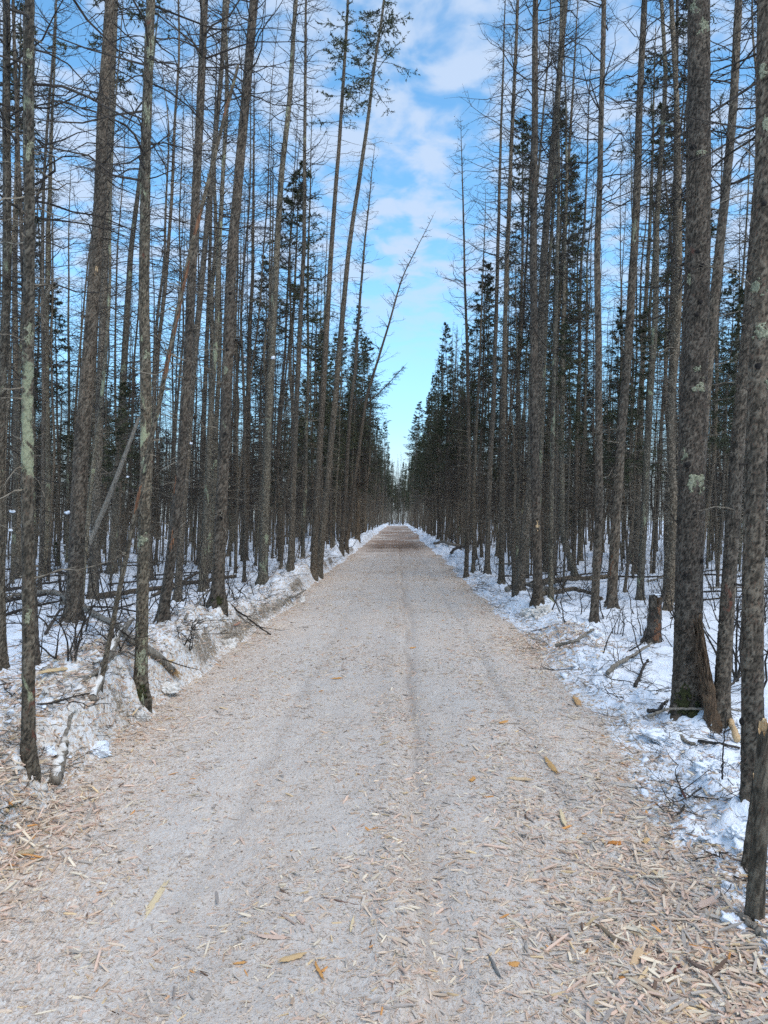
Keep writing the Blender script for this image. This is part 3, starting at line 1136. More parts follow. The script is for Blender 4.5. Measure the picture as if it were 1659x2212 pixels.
h = hero('L3b', 'spruce_tree', 'lichen-spotted trunk half hidden behind the mottled trunk at the bank edge', [(241, 1240), (250, 1100), (280, 549), (348, 0)], 20, 15, 'dead', BARK_L)
h = hero('SN1', 'leaning_snag', 'long thin broken dead stem leaning across the left trunks, orange where peeled', [(215, 1490), (283, 1152), (360, 799), (410, 549), (514, 140)], 11, 8, 'snag', BARK_NEAR_L, top=True, taper=0.25, endw=0.35, flare=0.1, cat='dead tree')
for k, (a, b_, c, d) in enumerate([(362, 790, 10, 62), (402, 600, 9, 70), (385, 690, 9, 80), (298, 1080, 9, 60), (428, 480, 9, 60), (488, 235, 8, 40)]):
    patch(h, a, b_, c, d, ORANGE, 'peeled_wood', 0.003, k + 30, rough=0.3)
h = hero('SN2', 'leaning_snag', 'bare bleached pole leaning with splintered top behind the thick trunk', [(133, 1310), (190, 1177), (298, 900)], 13, 4, 'snag', DEADWOOD, top=True, taper=0.3, endw=0.3, flare=0.0, cat='dead tree', dens=0.5)
h = hero('L4', 'larch_tree', 'dark trunk with crooked leaning foot showing orange bare wood', [(350, 1345), (370, 1200), (398, 1000), (421, 549), (443, 0)], 23, 15, 'larch', BARK_NEAR)
for k, (a, b_, c, d) in enumerate([(372, 1165, 8, 50), (374, 1050, 6, 40)]):
    patch(h, a, b_, c, d, ORANGE, 'peeled_wood', 0.003, k + 40, rough=0.35)
h = hero('L4b', 'larch_tree', 'straight dark trunk just behind the one with the crooked foot', [(383, 1302), (395, 1100), (440, 549), (495, 0)], 17, 16, 'larch', BARK_NEAR)
h = hero('L5', 'larch_tree', 'stout even grey trunk with mossy foot standing alone in trampled snow', [(469, 1305), (482, 1000), (500, 549), (546, 0)], 27, 17, 'larch', BARK_NEAR, dens=0.9)
patch(h, 469, 1296, 26, 16, MOSS, 'moss_collar', 0.01, 6)
patch(h, 488, 800, 10, 18, LICHEN, 'lichen_patch', 0.004, 7)
for kx, ky in ((478, 1120), (486, 940), (491, 760), (498, 640)):
    knot(h, kx, ky, 3.2)
h = hero('L6', 'larch_tree', 'lichen-grey trunk with a crook high up, beside the chip bank', [(568, 1258), (577, 1000), (598, 549), (606, 380), (622, 250), (640, 0)], 19, 17, 'larch', BARK_L)
h = hero('L7', 'larch_tree', 'thin straight dark trunk between the crooked one and the track edge', [(627, 1229), (640, 900), (655, 549), (658, 0)], 13, 17, 'larch', BARK)
h = hero('L8', 'spruce_tree', 'tall spruce at track edge with green tufts only near its top', [(677, 1248), (690, 1000), (714, 549), (752, 0)], 15, 18.5, 'spruce_tall', BARK_B, dens=1.1)
h = hero('L9', 'spruce_tree', 'tall spruce leaning over the track, green tufts reaching highest of its pair', [(688, 1243), (712, 1000), (753, 549), (828, 0)], 15, 19, 'spruce_tall', BARK, dens=1.1)
h = hero('L10', 'larch_tree', 'thin bare larch beside the leaning spruce pair at the track edge', [(737, 1190), (757, 900), (785, 549), (812, 300)], 10, 15, 'larch', BARK, top=True)
h = hero('LL', 'leaning_larch', 'bare larch leaning far out over the track against open sky', [(747, 1185), (790, 860), (870, 600), (940, 458)], 9, 16, 'larch', BARK_B, top=True, dens=0.8, zmin=6)
h = hero('LS', 'leaning_spruce', 'bent dead spruce top drooping over the track below the leaning larch', [(772, 1165), (776, 1000), (784, 880), (826, 842), (880, 782)], 10, 9, 'dead', BARK_B, top=True, dens=3.0)
h = hero('L11', 'larch_tree', 'slim larch with two close neighbours left of the stout even grey trunk', [(430, 1222), (437, 900), (452, 549), (470, 0)], 13, 16, 'larch', BARK)
h = hero('L12', 'larch_tree', 'slim larch in line behind the stout even grey trunk', [(528, 1212), (535, 900), (545, 549), (552, 0)], 13, 16, 'larch', BARK_B)
h = hero('L13', 'larch_tree', 'slim leaning larch near the upper left corner crossing the lichen-flecked trunk', [(98, 1240), (98, 900), (100, 549), (124, 0)], 18, 15, 'dead', BARK_L)
h = hero('L14', 'spruce_tree', 'dark slender trunk just inside the left border behind the fallen brush', [(40, 1250), (34, 900), (30, 549), (46, 0)], 18, 14, 'spruce_tall', BARK)
h = hero('L15', 'larch_tree', 'short broken trunk leaning behind the pale flaky one at lower left', [(80, 1440), (72, 1300), (66, 1150), (60, 900)], 13, 9, 'larch', BARK_NEAR, dens=0.6)

# right of the track
h = hero('R1', 'spruce_tree', 'thickest scaly trunk with pale lichen patches and mossy foot right of the track', [(1484, 1548), (1494, 1100), (1510, 549), (1513, 0)], 58, 17.5, 'larch', BARK_NEAR, dens=0.8, zmin=4.6, flare=0.32)
for k, (a, b_, c, d) in enumerate([(1505, 1045, 40, 40), (1480, 985, 16, 26), (1515, 835, 30, 30), (1506, 800, 14, 12), (1513, 342, 30, 12), (1522, 70, 22, 34), (1505, 20, 20, 40), (1492, 610, 10, 24)]):
    patch(h, a, b_, c, d, LICHEN, 'lichen_patch', 0.007, k + 60, label='pale green crusty lichen patch' if k == 0 else None)
for k, (a, b_, c, d) in enumerate([(1474, 1518, 52, 70), (1502, 1535, 36, 40)]):
    patch(h, a, b_, c, d, MOSS, 'moss_collar', 0.02, k + 80, rough=0.55)
for kx, ky, kr in ((1487, 1010, 6), (1516, 585, 5), (1514, 662, 4), (1497, 330, 6), (1506, 690, 4), (1500, 1115, 4), (1516, 1215, 4), (1483, 1245, 4), (1495, 355, 5), (1507, 555, 4)):
    knot(h, kx, ky, kr)
limb(h, 1486, 1135, 1448, 1105, 3.2, twigs=2, bend=-0.03)
limb(h, 1486, 345, 1462, 310, 2.5, twigs=2)
h = hero('R2', 'spruce_tree', 'dark scaly trunk with pale lichen cut by the right border of the picture', [(1626, 1748), (1630, 1100), (1645, 549), (1657, 0)], 46, 15, 'dead', BARK_NEAR, dens=0.7, zmin=3.8, flare=0.2)
for k, (a, b_, c, d) in enumerate([(1640, 722, 30, 40), (1632, 628, 34, 30), (1648, 280, 26, 60), (1640, 170, 22, 30), (1654, 830, 20, 24)]):
    patch(h, a, b_, c, d, LICHEN, 'lichen_patch', 0.005, k + 90)
for kx, ky, kr in ((1605, 1562, 7), (1632, 800, 6), (1645, 455, 5)):
    knot(h, kx, ky, kr)
h = hero('R6', 'spruce_tree', 'dark trunk standing behind the split rotten snag and the thickest trunk', [(1556, 1562), (1570, 1320), (1590, 1040), (1622, 700), (1650, 300), (1672, 0)], 32, 14, 'dead', BARK_NEAR, zmin=1.0, dens=0.9)
h = hero('R7', 'larch_tree', 'leaning trunk seen between the two thick scaly trunks at upper right', [(1488, 1360), (1500, 1100), (1520, 850), (1550, 549), (1578, 300), (1600, 0)], 25, 15, 'larch', BARK_NEAR, depth=9.5)
h = hero('R8', 'larch_tree', 'slim straight trunk just beyond the splintered wood heap by the track', [(1283, 1346), (1294, 1100), (1293, 549), (1303, 300), (1307, 0)], 17, 16, 'larch', BARK_NEAR)
h = hero('R9', 'larch_tree', 'trunk standing just behind the slim straight one, peeled red low down', [(1320, 1315), (1333, 1100), (1369, 549), (1394, 0)], 21, 17, 'larch', BARK_NEAR)
patch(h, 1323, 1225, 8, 40, ORANGE, 'peeled_wood', 0.003, 3)
patch(h, 1370, 500, 12, 40, LICHEN, 'lichen_patch', 0.004, 5)
h = hero('R10', 'larch_tree', 'plumb straight trunk with whitish snow-dusted foot at the track edge', [(1162, 1307), (1157, 1000), (1154, 549), (1158, 0)], 20, 17, 'larch', BARK_NEAR)
patch(h, 1162, 1136, 8, 18, FRESHWOOD, 'peeled_patch', 0.003, 2)
h = hero('R11', 'larch_tree', 'curved trunk with spreading foot next to the plumb straight trunk', [(1121, 1279), (1134, 1152), (1158, 900), (1176, 549), (1222, 0)], 21, 17, 'larch', BARK)
h = hero('R12', 'larch_tree', 'slender tall larch whose bare crown opens against the sky gap', [(1083, 1262), (1086, 900), (1094, 549), (1117, 0)], 13, 19.5, 'larch', BARK_B, dens=1.2)
h = hero('R13', 'larch_tree', 'bare larch with pale feathery pointed top nearest the sky gap', [(1007, 1247), (1012, 1000), (1002, 549), (994, 250)], 10, 17, 'larch', BARK_B, top=True, dens=0.9)
h = hero('R13b', 'larch_tree', 'thin bare companion stem beside the larch with feathery pointed top', [(1022, 1236), (1030, 900), (1046, 549), (1049, 400)], 8, 14, 'larch', BARK, top=True, dens=0.7)
h = hero('R14', 'larch_tree', 'thin dark leaning larch behind the curved trunk with spreading foot', [(1180, 1236), (1190, 900), (1217, 549), (1247, 0)], 14, 17, 'larch', BARK_B)
h = hero('R15', 'larch_tree', 'very thin dark stem between curved trunk and slim straight one', [(1238, 1228), (1247, 900), (1258, 549), (1277, 140)], 10, 16, 'larch', BARK)
h = hero('R16', 'larch_tree', 'very thin wavy stem leaning beside the slim straight trunk', [(1255, 1212), (1265, 800), (1270, 549), (1302, 300)], 9, 14, 'larch', BARK_L)
h = hero('R17', 'spruce_tree', 'grey trunk standing behind the broken orange-hearted stump', [(1442, 1292), (1446, 1100), (1456, 549), (1462, 200)], 20, 13, 'spruce_tall', BARK_NEAR)
h = hero('R18', 'larch_tree', 'thin forked trunk with leaning prop beside fallen logs right of the track', [(1245, 1250), (1212, 1150), (1216, 900), (1225, 400)], 14, 14, 'larch', BARK_L)
h = hero('R19', 'larch_tree', 'dark trunk on the track edge halfway to the fallen branch pile', [(1052, 1240), (1060, 1000), (1075, 549), (1085, 250)], 12, 16, 'dead', BARK)
h = hero('R20', 'larch_tree', 'slim trunk beside lopped pole at the track edge among fallen branches', [(1190, 1298), (1194, 1100), (1200, 700)], 11, 13, 'dead', BARK_L)
h = hero('R21', 'larch_tree', 'slim grey trunk between the stump and the trunk peeled red', [(1372, 1240), (1385, 900), (1398, 549), (1420, 0)], 14, 15, 'larch', BARK)

# spruces with living crowns one can tell apart by their tops
for key, lab, x, y, H, s in [
    ('S1', 'dark spruce with dense pointed green top beside the feathery larch', 2.96, 27, 10.3, 1.0),
    ('S2', 'narrow spruce with spire top on the far side of the sky gap', 2.52, 43, 12.3, 1.0),
    ('S3', 'far spruce spire standing highest just right of the vanishing point', 2.5, 104, 17.2, 1.25),
    ('S3b', 'far spruce twin a little lower than the highest spire by the vanishing point', 2.6, 118, 17.4, 1.2),
    ('S4', 'spruce with ragged dark green top behind the slender tall larch', 3.4, 22, 13.2, 1.0),
    ('S5', 'spruce with narrow green spire in front of open sky beside the thickest trunk', 6.3, 18, 11.2, 1.0),
    ('S6', 'tall thin-crowned spruce between the plumb straight and the curved trunk', 5.2, 26, 15.5, 1.0),
    ('S7', 'ragged spruce behind the thin dark leaning larch', 6.6, 28, 13.2, 1.0),
    ('S8', 'spruce with pointed top under the leaning larch at the track edge', -2.6, 62, 16.0, 1.2),
    ('S9', 'low green spruce behind the tall spruce pair at the track edge', -3.7, 35, 9.8, 1.0),
    ('S10', 'dense dark green spruce crown behind the crooked lichen-grey trunk', -2.95, 21.5, 11.5, 1.15),
    ('S12', 'green spruce top showing behind the stout even grey trunk', -5.2, 30, 11.6, 1.0),
    ('S13', 'small dark spruce in a gap near the left border', -9.8, 22, 8.2, 1.0),
    ('S14', 'far slim spruce just left of the vanishing point', -2.5, 128, 17.6, 1.2)]:
    rng_ = np.random.default_rng(len(lab) * 7 + int(y))
    cand = sorted(BYSTYLE['spruce'], key=lambda p: abs(p.H - H))[int(rng_.integers(0, 2))]
    sc = H / cand.H
    place_proto(cand, x, y, rng_.uniform(0, 6.28), (s * max(sc, 0.9), s * max(sc, 0.9), sc), (rng_.normal(0.01, 0.01), rng_.normal(0, 0.01)), 'spruce_tree', lab, 'tree', 'spruces with green tops')

# ---- the crowd: sample positions inside the view, nearest become individuals, the rest one mass
rng = np.random.default_rng(42)
cells = {}
crowd = []
hx = np.array(TAKEN)


def blocked(x, y, dmin):
    ci, cj = int(x // 2), int(y // 2)
    for a in (-1, 0, 1):
        for b_ in (-1, 0, 1):
            for q in cells.get((ci + a, cj + b_), ()):
                if (q[0] - x) ** 2 + (q[1] - y) ** 2 < dmin * dmin:
                    return True
    return False


for q in TAKEN:
    cells.setdefault((int(q[0] // 2), int(q[1] // 2)), []).append((q[0], q[1]))
tries = 0
SKX = [560, 650, 690, 720, 760, 800, 830, 846, 860, 874, 895, 930, 955, 1000, 1040, 1075, 1110, 1170, 1240]
SKY = [-900, 60, 300, 480, 620, 735, 915, 960, 1010, 965, 885, 830, 715, 640, 600, 470, 290, 40, -900]
while len(crowd) < 2450 and tries < 60000:
    tries += 1
    y = 11.0 * (300.0 / 11.0) ** (rng.random() ** 0.66)
    half = min(0.64 * y + 3.0, 48.0)
    x = rng.uniform(-half, half)
    if tries % 23 == 0:                     # trees that close the far end
        y, x = rng.uniform(172, 230), rng.uniform(-4, 4)
    elif tries % 5 == 0:                      # the walls of the corridor stand dense
        y = 40.0 * (300.0 / 40.0) ** rng.random()
        x = (2.45 + rng.exponential(2.6)) * (1 if rng.random() < 0.5 else -1)
    if y < 24 and rng.random() < 0.45:
        continue
    el_, er_ = float(np.interp(y, [0, 20, 400], [-1.95, -2.1, -2.2])) - 0.45, float(np.interp(y, [0, 20, 400], [1.75, 1.85, 1.95])) + 0.55
    if y < 168 and el_ < x < er_:
        continue
    if y < 15 and -4.5 < x < 3.0:
        continue
    if abs(x) > 22 and rng.random() < 0.55:
        continue
    if 20 < y < 70 and abs(x) > 5 and rng.random() < 0.25:
        continue
    if blocked(x, y, 0.5 + 0.003 * y):
        continue
    cells.setdefault((int(x // 2), int(y // 2)), []).append((x, y))
    edge = min(abs(x - el_), abs(x - er_))
    r = rng.random()
    if y > 40 and edge < 2.5:
        st = 'spruce' if r < 0.42 else ('dead' if r < 0.72 else 'larch')
    else:
        st = ('larch' if r < 0.50 else ('dead' if r < 0.78 else 'spruce')) if y < 26 else ('larch' if r < 0.36 else ('dead' if r < 0.72 else 'spruce'))
    k = int(rng.integers(0, len(BYSTYLE[st])))
    p = BYSTYLE[st][k]
    s = rng.uniform(0.80, 1.12)
    if st == 'spruce' and y < 34:
        s *= rng.uniform(0.50, 0.82)
    if y > 60 and edge < 3:
        s *= 1.12
    w = s * rng.uniform(0.62, 1.08)
    l0 = rng.normal(0.030, 0.022)
    Ht = p.H * s
    px_, py_, _z = project((x + math.sin(l0) * Ht, y, Ht + 0.1))
    lim = float(np.interp(px_, SKX, SKY))
    if y < 150 and py_ < lim:                # keep the open wedge of sky over the track
        s2 = s * (1 - (lim - py_) * y / FPX / Ht)
        if s2 < 0.42 * s:
            continue
        s = s2 * rng.uniform(0.6, 1.0)
    elif st != 'larch' and y > 24 and edge > 2.5:
        s *= rng.uniform(0.62, 0.92)
    crowd.append((y, x, st, k, w, s, rng.uniform(0, 6.28), l0, rng.normal(0, 0.02)))
thin = 0
while thin < 1000:
    y = rng.uniform(20, 75)
    x = rng.uniform(-0.62, 0.62) * y
    if -2.9 < x < 2.8 or blocked(x, y, 0.3):
        continue
    thin += 1
    cells.setdefault((int(x // 2), int(y // 2)), []).append((x, y))
    s = rng.uniform(0.42, 0.72)
    crowd.append((y, x, 'dead', int(rng.integers(0, 4)), s * rng.uniform(0.7, 1.3), s, rng.uniform(0, 6.28), rng.normal(0.02, 0.04), rng.normal(0, 0.03)))
crowd.sort(key=lambda c: math.hypot(c[0], c[1]) - 0.0)
n_ind = 236
BANDS = [(0, 17, 'in front rows'), (17, 22, 'some rows back'), (22, 27, 'deep inside'), (27, 999, 'far back')]
STN = {'larch': ('larch_tree', 'bare larch', 'tree'), 'dead': ('dead_tree', 'dead stem', 'tree'), 'spruce': ('spruce_tree', 'green-topped spruce', 'tree')}
in_view = []
rest = []
for c in crowd:
    px_, py_, dz_ = project((c[1], c[0], 2.0))
    if -10 < px_ < W0 + 10 and len(in_view) < n_ind:
        in_view.append(c)
    else:
        rest.append(c)
MARKS = [(0, 'left border'), (61, 'pale flaky trunk'), (178, 'thick leaning trunk'), (309, 'mottled trunk'), (398, 'crooked-footed trunk'), (482, 'stout grey trunk'), (577, 'lichen-grey trunk'),
         (695, 'tufted spruce pair'), (765, 'leaning larch'), (858, 'vanishing point'), (1012, 'feathery larch'), (1086, 'sky-gap larch'), (1157, 'plumb trunk'), (1294, 'slim straight trunk'), (1335, 'red-peeled trunk'),
         (1412, 'broken stump'), (1495, 'thickest trunk'), (1628, 'border trunk'), (1800, 'right border')]
ORD = 'first second third fourth fifth sixth seventh eighth ninth tenth eleventh twelfth thirteenth fourteenth fifteenth sixteenth seventeenth eighteenth nineteenth twentieth'.split()
keyed = {}
for c in in_view:
    px_ = project((c[1], c[0], 1.7))[0]
    dist = math.hypot(c[1], c[0])
    band = next(b_[2] for b_ in BANDS if b_[0] <= dist < b_[1])
    j = next((j for j in range(len(MARKS) - 1) if MARKS[j][0] <= px_ < MARKS[j + 1][0]), 0 if px_ < 0 else len(MARKS) - 2)
    keyed.setdefault((c[2], band, j), []).append((px_, c))
for (st, band, j), lst in sorted(keyed.items()):
    lst.sort(key=lambda q: q[0])
    nm, lb, ct = STN[st]
    for n_, (px_, c) in enumerate(lst):
        y, x, st, k, w, s, yaw, l0, l1 = c
        o_ = '' if len(lst) == 1 else ORD[min(n_, 19)] + ' '
        lab = '%s%s %s between %s and %s' % (o_, lb, band, MARKS[j][1], MARKS[j + 1][1])
        place_proto(BYSTYLE[st][k], x, y, yaw, (w, w, s), (l0, l1), nm, lab, ct, 'trees crowding the wood %s of the track' % ('left' if x < 0 else 'right'))


def scatter(name, pts, rot, scl, idx, sources, col=None, mat=None, kind='stuff', label=None, cat=None):
    me = bpy.data.meshes.new(name)
    n = len(pts)
    me.vertices.add(n)
    me.vertices.foreach_set('co', np.asarray(pts, np.float32).ravel())
    for nm, typ, key, arr in (('rot', 'FLOAT_VECTOR', 'vector', rot), ('scl', 'FLOAT_VECTOR', 'vector', scl)):
        a = me.attributes.new(nm, typ, 'POINT')
        a.data.foreach_set(key, np.asarray(arr, np.float32).ravel())
    a = me.attributes.new('idx', 'INT', 'POINT')
    a.data.foreach_set('value', np.asarray(idx, np.int32))
    if col is not None:
        a = me.attributes.new('col', 'FLOAT_COLOR', 'POINT')
        a.data.foreach_set('color', np.c_[col, np.ones(n)].astype(np.float32).ravel())
    o = link(name, me)
    g = bpy.data.node_groups.new(name, 'GeometryNodeTree')
    g.interface.new_socket('Geometry', in_out='INPUT', socket_type='NodeSocketGeometry')
    g.interface.new_socket('Geometry', in_out='OUTPUT', socket_type='NodeSocketGeometry')
    gi, go = g.nodes.new('NodeGroupInput'), g.nodes.new('NodeGroupOutput')

    def named(nm, typ):
        q = g.nodes.new('GeometryNodeInputNamedAttribute')
        q.data_type = typ
        q.inputs['Name'].default_value = nm
        return q.outputs[0]

    r_, s_, i_ = named('rot', 'FLOAT_VECTOR'), named('scl', 'FLOAT_VECTOR'), named('idx', 'INT')
    e2r = g.nodes.new('FunctionNodeEulerToRotation')
    g.links.new(r_, e2r.inputs[0])
    join = g.nodes.new('GeometryNodeJoinGeometry')
    for k, objs in enumerate(sources):
        cmp = g.nodes.new('FunctionNodeCompare')
        cmp.data_type = 'INT'
        cmp.operation = 'EQUAL'
        g.links.new(i_, cmp.inputs[2])
        cmp.inputs[3].default_value = k
        for ob in objs:
            inf = g.nodes.new('GeometryNodeObjectInfo')
            inf.transform_space = 'ORIGINAL'
            inf.inputs['Object'].default_value = ob
            inf.inputs['As Instance'].default_value = True
            ins = g.nodes.new('GeometryNodeInstanceOnPoints')
            g.links.new(gi.outputs[0], ins.inputs['Points'])
            g.links.new(cmp.outputs[0], ins.inputs['Selection'])
            g.links.new(inf.outputs['Geometry'], ins.inputs['Instance'])
            g.links.new(e2r.outputs[0], ins.inputs['Rotation'])
            g.links.new(s_, ins.inputs['Scale'])
            g.links.new(ins.outputs[0], join.inputs[0])
    last = join.outputs[0]
    if mat is not None:
        sm = g.nodes.new('GeometryNodeSetMaterial')
        sm.inputs['Material'].default_value = mat
        g.links.new(last, sm.inputs['Geometry'])
        last = sm.outputs[0]
    g.links.new(last, go.inputs[0])
    md = o.modifiers.new('scatter', 'NODES')
    md.node_group = g
    tag(o, label, cat, None, kind)
    return o


pl = [p for p in PROTOS if p.first]
pid = {id(p): i for i, p in enumerate(pl)}
R_ = [c for c in rest if id(BYSTYLE[c[2]][c[3]]) in pid]
if R_:
    P_ = np.array([(c[1], c[0], 0) for c in R_], float)
    P_[:, 2] = surf(P_[:, 0], P_[:, 1]) - 0.02
    ROT_ = np.array([tuple((Matrix.Rotation(c[7], 3, 'Y') @ Matrix.Rotation(c[8], 3, 'X') @ Matrix.Rotation(c[6], 3, 'Z')).to_euler()) for c in R_])
    SCL_ = np.array([(c[4], c[4], c[5]) for c in R_])
    IDX_ = np.array([pid[id(BYSTYLE[c[2]][c[3]])] for c in R_])
    scatter('distant_forest', P_, ROT_, SCL_, IDX_, [p.first for p in pl], label='mass of far bare larches and dark spruces closing the wood', cat='forest')

# snow banked unevenly round the feet of the nearer trunks
gm = bpy.data.objects['snow_ground'].data
gv = np.empty(len(gm.vertices) * 3, np.float32)
gm.vertices.foreach_get('co', gv)
gv = gv.reshape(-1, 3)
sel = np.where((gv[:, 1] > 2) & (gv[:, 1] < 22) & (np.abs(gv[:, 0]) < 14))[0]
for h_ in list(HEROES.values()):
    if h_.Y > 20:
        continue
    d_ = np.hypot(gv[sel, 0] - h_.b[0], gv[sel, 1] - h_.b[1])
    m_ = d_ < 0.6
    ii = sel[m_]
    if len(ii) == 0:
        continue
    dd_ = d_[m_] - h_.r0
    ang_ = np.arctan2(gv[ii, 1] - h_.b[1], gv[ii, 0] - h_.b[0])
    gv[ii, 2] += 0.06 * np.exp(-np.clip(dd_, 0, None) / 0.07) * (0.2 + vnoise(np.cos(ang_) * 1.5 + h_.seed, np.sin(ang_) * 1.5, 8)) - 0.025 * np.exp(-((dd_ - 0.16) / 0.08) ** 2)
gm.vertices.foreach_set('co', gv.ravel())
gm.update()

# ------------------------------------------------------------------ stumps and snags that are not whole trees
def rough_post(name, label, cat, px, pyb, pyt, w, mat, lean=0.0, jag=0.12, sides=26, depth=None, taper=0.12, relief=0.006, topmat=None, flare=0.25):
    b = ground_hit(px, pyb) if depth is None else at_depth(px, pyb, depth)
    b[2] = float(surf(b[0], b[1]))
    Y = b[1]
    k = Y / FPX
    Hh = (pyb - pyt) * k
    r0 = w * k / 2
    sd_ = int(px)
    a = np.arange(sides) * 2 * math.pi / sides
    zt = np.linspace(-0.12 / Hh, 1, 40)
    A, T_ = np.meshgrid(a, zt)
    top_h = Hh * (1 - jag * np.abs(fbm(np.cos(a) * 2.2 + sd_, np.sin(a) * 2.2, 3, sd_)))
    Z = T_ * top_h[None]
    f1, eg, cid = worley(A / (2 * math.pi) * 12, Z / 0.045, sd_, 12)
    R = r0 * (1 - taper * T_) * (1 + flare * np.exp(-np.clip(Z, 0, None) / 0.07)) + relief * ((cid - 0.5) * 1.2 + sstep(0.02, 0.2, eg) - 1) + 0.06 * r0 * fbm(np.cos(A) * 2 + sd_, np.sin(A) * 2 + Z * 2, 3, sd_)
    V = np.stack([R * np.cos(A) + lean * Z, R * np.sin(A), Z], -1)
    n = len(zt)
    i = np.arange(n * sides).reshape(n, sides)
    q = np.stack([i[:-1], np.roll(i, -1, 1)[:-1], np.roll(i, -1, 1)[1:], i[1:]], -1).reshape(-1, 4)
    root = bpy.data.objects.new(name, None)
    COL.objects.link(root)
    root.location = b
    tag(root, label, cat)
    at_ = {'plate': np.clip(cid, 0, 1).ravel(), 'gap': (0.35 + 0.65 * sstep(0.02, 0.2, eg)).ravel()}
    tr = link('trunk', mesh_np('trunk', V.reshape(-1, 3), [q], mat, True, at_), root)
    # broken top: splinters rising from a ragged plate
    g = Geo()
    c = np.array([lean * Hh, 0, 0])
    ringv = V[-1]
    inn = ringv * np.array([0.45, 0.45, 1]) + np.array([lean * Hh * 0.55, 0, 0])
    inn[:, 2] = ringv[:, 2] - 0.3 * r0 + 0.5 * r0 * fbm(np.cos(a) * 3, np.sin(a) * 3 + sd_, 2, 4)
    cen = np.array([[lean * Hh, 0, float(np.mean(inn[:, 2])) - 0.1 * r0]])
    VV = np.r_[ringv, inn, cen]
    s = sides
    q2 = np.array([[k_, (k_ + 1) % s, s + (k_ + 1) % s, s + k_] for k_ in range(s)])
    t2 = np.array([[s + k_, s + (k_ + 1) % s, 2 * s] for k_ in range(s)])
    link('broken_top', mesh_np('broken_top', VV, [q2, t2], topmat or FRESHWOOD, False), root)
    h = Hero()
    h.root, h.b, h.Y, h.r0, h.trunk, h.H = root, b, Y, r0, tr, Hh
    h.cf = lambda z: np.stack([lean * np.asarray(z, float), 0 * np.asarray(z, float), np.asarray(z, float)], -1)
    h.rf = lambda z: r0 * (1 - taper * np.clip(np.asarray(z, float) / Hh, 0, 1)) * (1 + flare * np.exp(-np.clip(np.asarray(z, float), 0, None) / 0.07))
    return h


h = rough_post('tree_stump', 'broken standing stump with orange rotten heart and snow cap', 'stump', 1412, 1388, 1283, 30, BARK_NEAR, 0.04, 0.22, topmat=ROT)
patch(h, 1421, 1362, 18, 40, ORANGE, 'rotten_heart', 0.006, 3)
patch(h, 1424, 1316, 10, 16, ORANGE, 'rotten_heart', 0.005, 5)
# snow cap resting on it
def blob(name, loc, size, seed, mat, flat=0.6, sub=3, amp=0.28, bottom=-0.4):
    import bmesh
    bm = bmesh.new()
    bmesh.ops.create_icosphere(bm, subdivisions=sub, radius=1.0)
    co = np.array([v.co[:] for v in bm.verts])
    rgb_ = np.random.default_rng(seed + 1000)
    pn = rgb_.normal(0, 1, (16, 3))
    pn /= np.linalg.norm(pn, axis=1, keepdims=True)
    pd = rgb_.uniform(0.55, 1.0, 16)
    dt = co @ pn.T
    rad = np.min(np.where(dt > 0.12, pd[None] / np.maximum(dt, 0.12), 9.0), 1)       # broken-off facets
    nrm = np.minimum(rad, 1.25) * (1 + 0.5 * amp * fbm(co[:, 0] * 1.6 + seed, co[:, 1] * 1.6 + co[:, 2] * 1.1, 3, seed)
                                   + 0.5 * amp * fbm(co[:, 0] * 6 + co[:, 2] * 3, co[:, 1] * 6 + co[:, 2] * 2 + seed, 3, seed + 1))
    co = co * nrm[:, None]
    co[:, 2] = np.maximum(co[:, 2], bottom) * flat
    co = co * np.asarray(size)
    for v, c in zip(bm.verts, co):
        v.co = c
    me = bpy.data.meshes.new(name)
    bm.to_mesh(me)
    bm.free()
    me.polygons.foreach_set('use_smooth', np.full(len(me.polygons), True))
    me.materials.append(mat)
    return link(name, me, None, loc)


tag(blob('snow_patch', (h.b[0] + 0.04 * h.H, h.b[1], h.b[2] + h.H - 0.012), (h.r0 * 0.7, h.r0 * 0.7, 0.02), 4, SNOWM), 'thin snow cap lying on the broken standing stump', 'snow')
rough_post('rotten_snag', 'dark split rotten snag leaning against the thickest scaly trunk', 'snag', 1541, 1570, 1330, 32, ROT, -0.14, 0.35, relief=0.012, topmat=ROT, taper=0.45)
rough_post('cut_pole', 'broken lichen-grey sapling stub with orange break at lower right border', 'stub', 1616, 1866, 1675, 25, BARK_NEAR_L, 0.115, 0.10, relief=0.003, taper=0.2, flare=0.1)
rough_post('cut_pole', 'frontmost brown sapling stub standing in chips at lower right border', 'stub', 1630, 1978, 1560, 36, BARK_NEAR_L, 0.065, 0.10, relief=0.003, taper=0.15, flare=0.15)

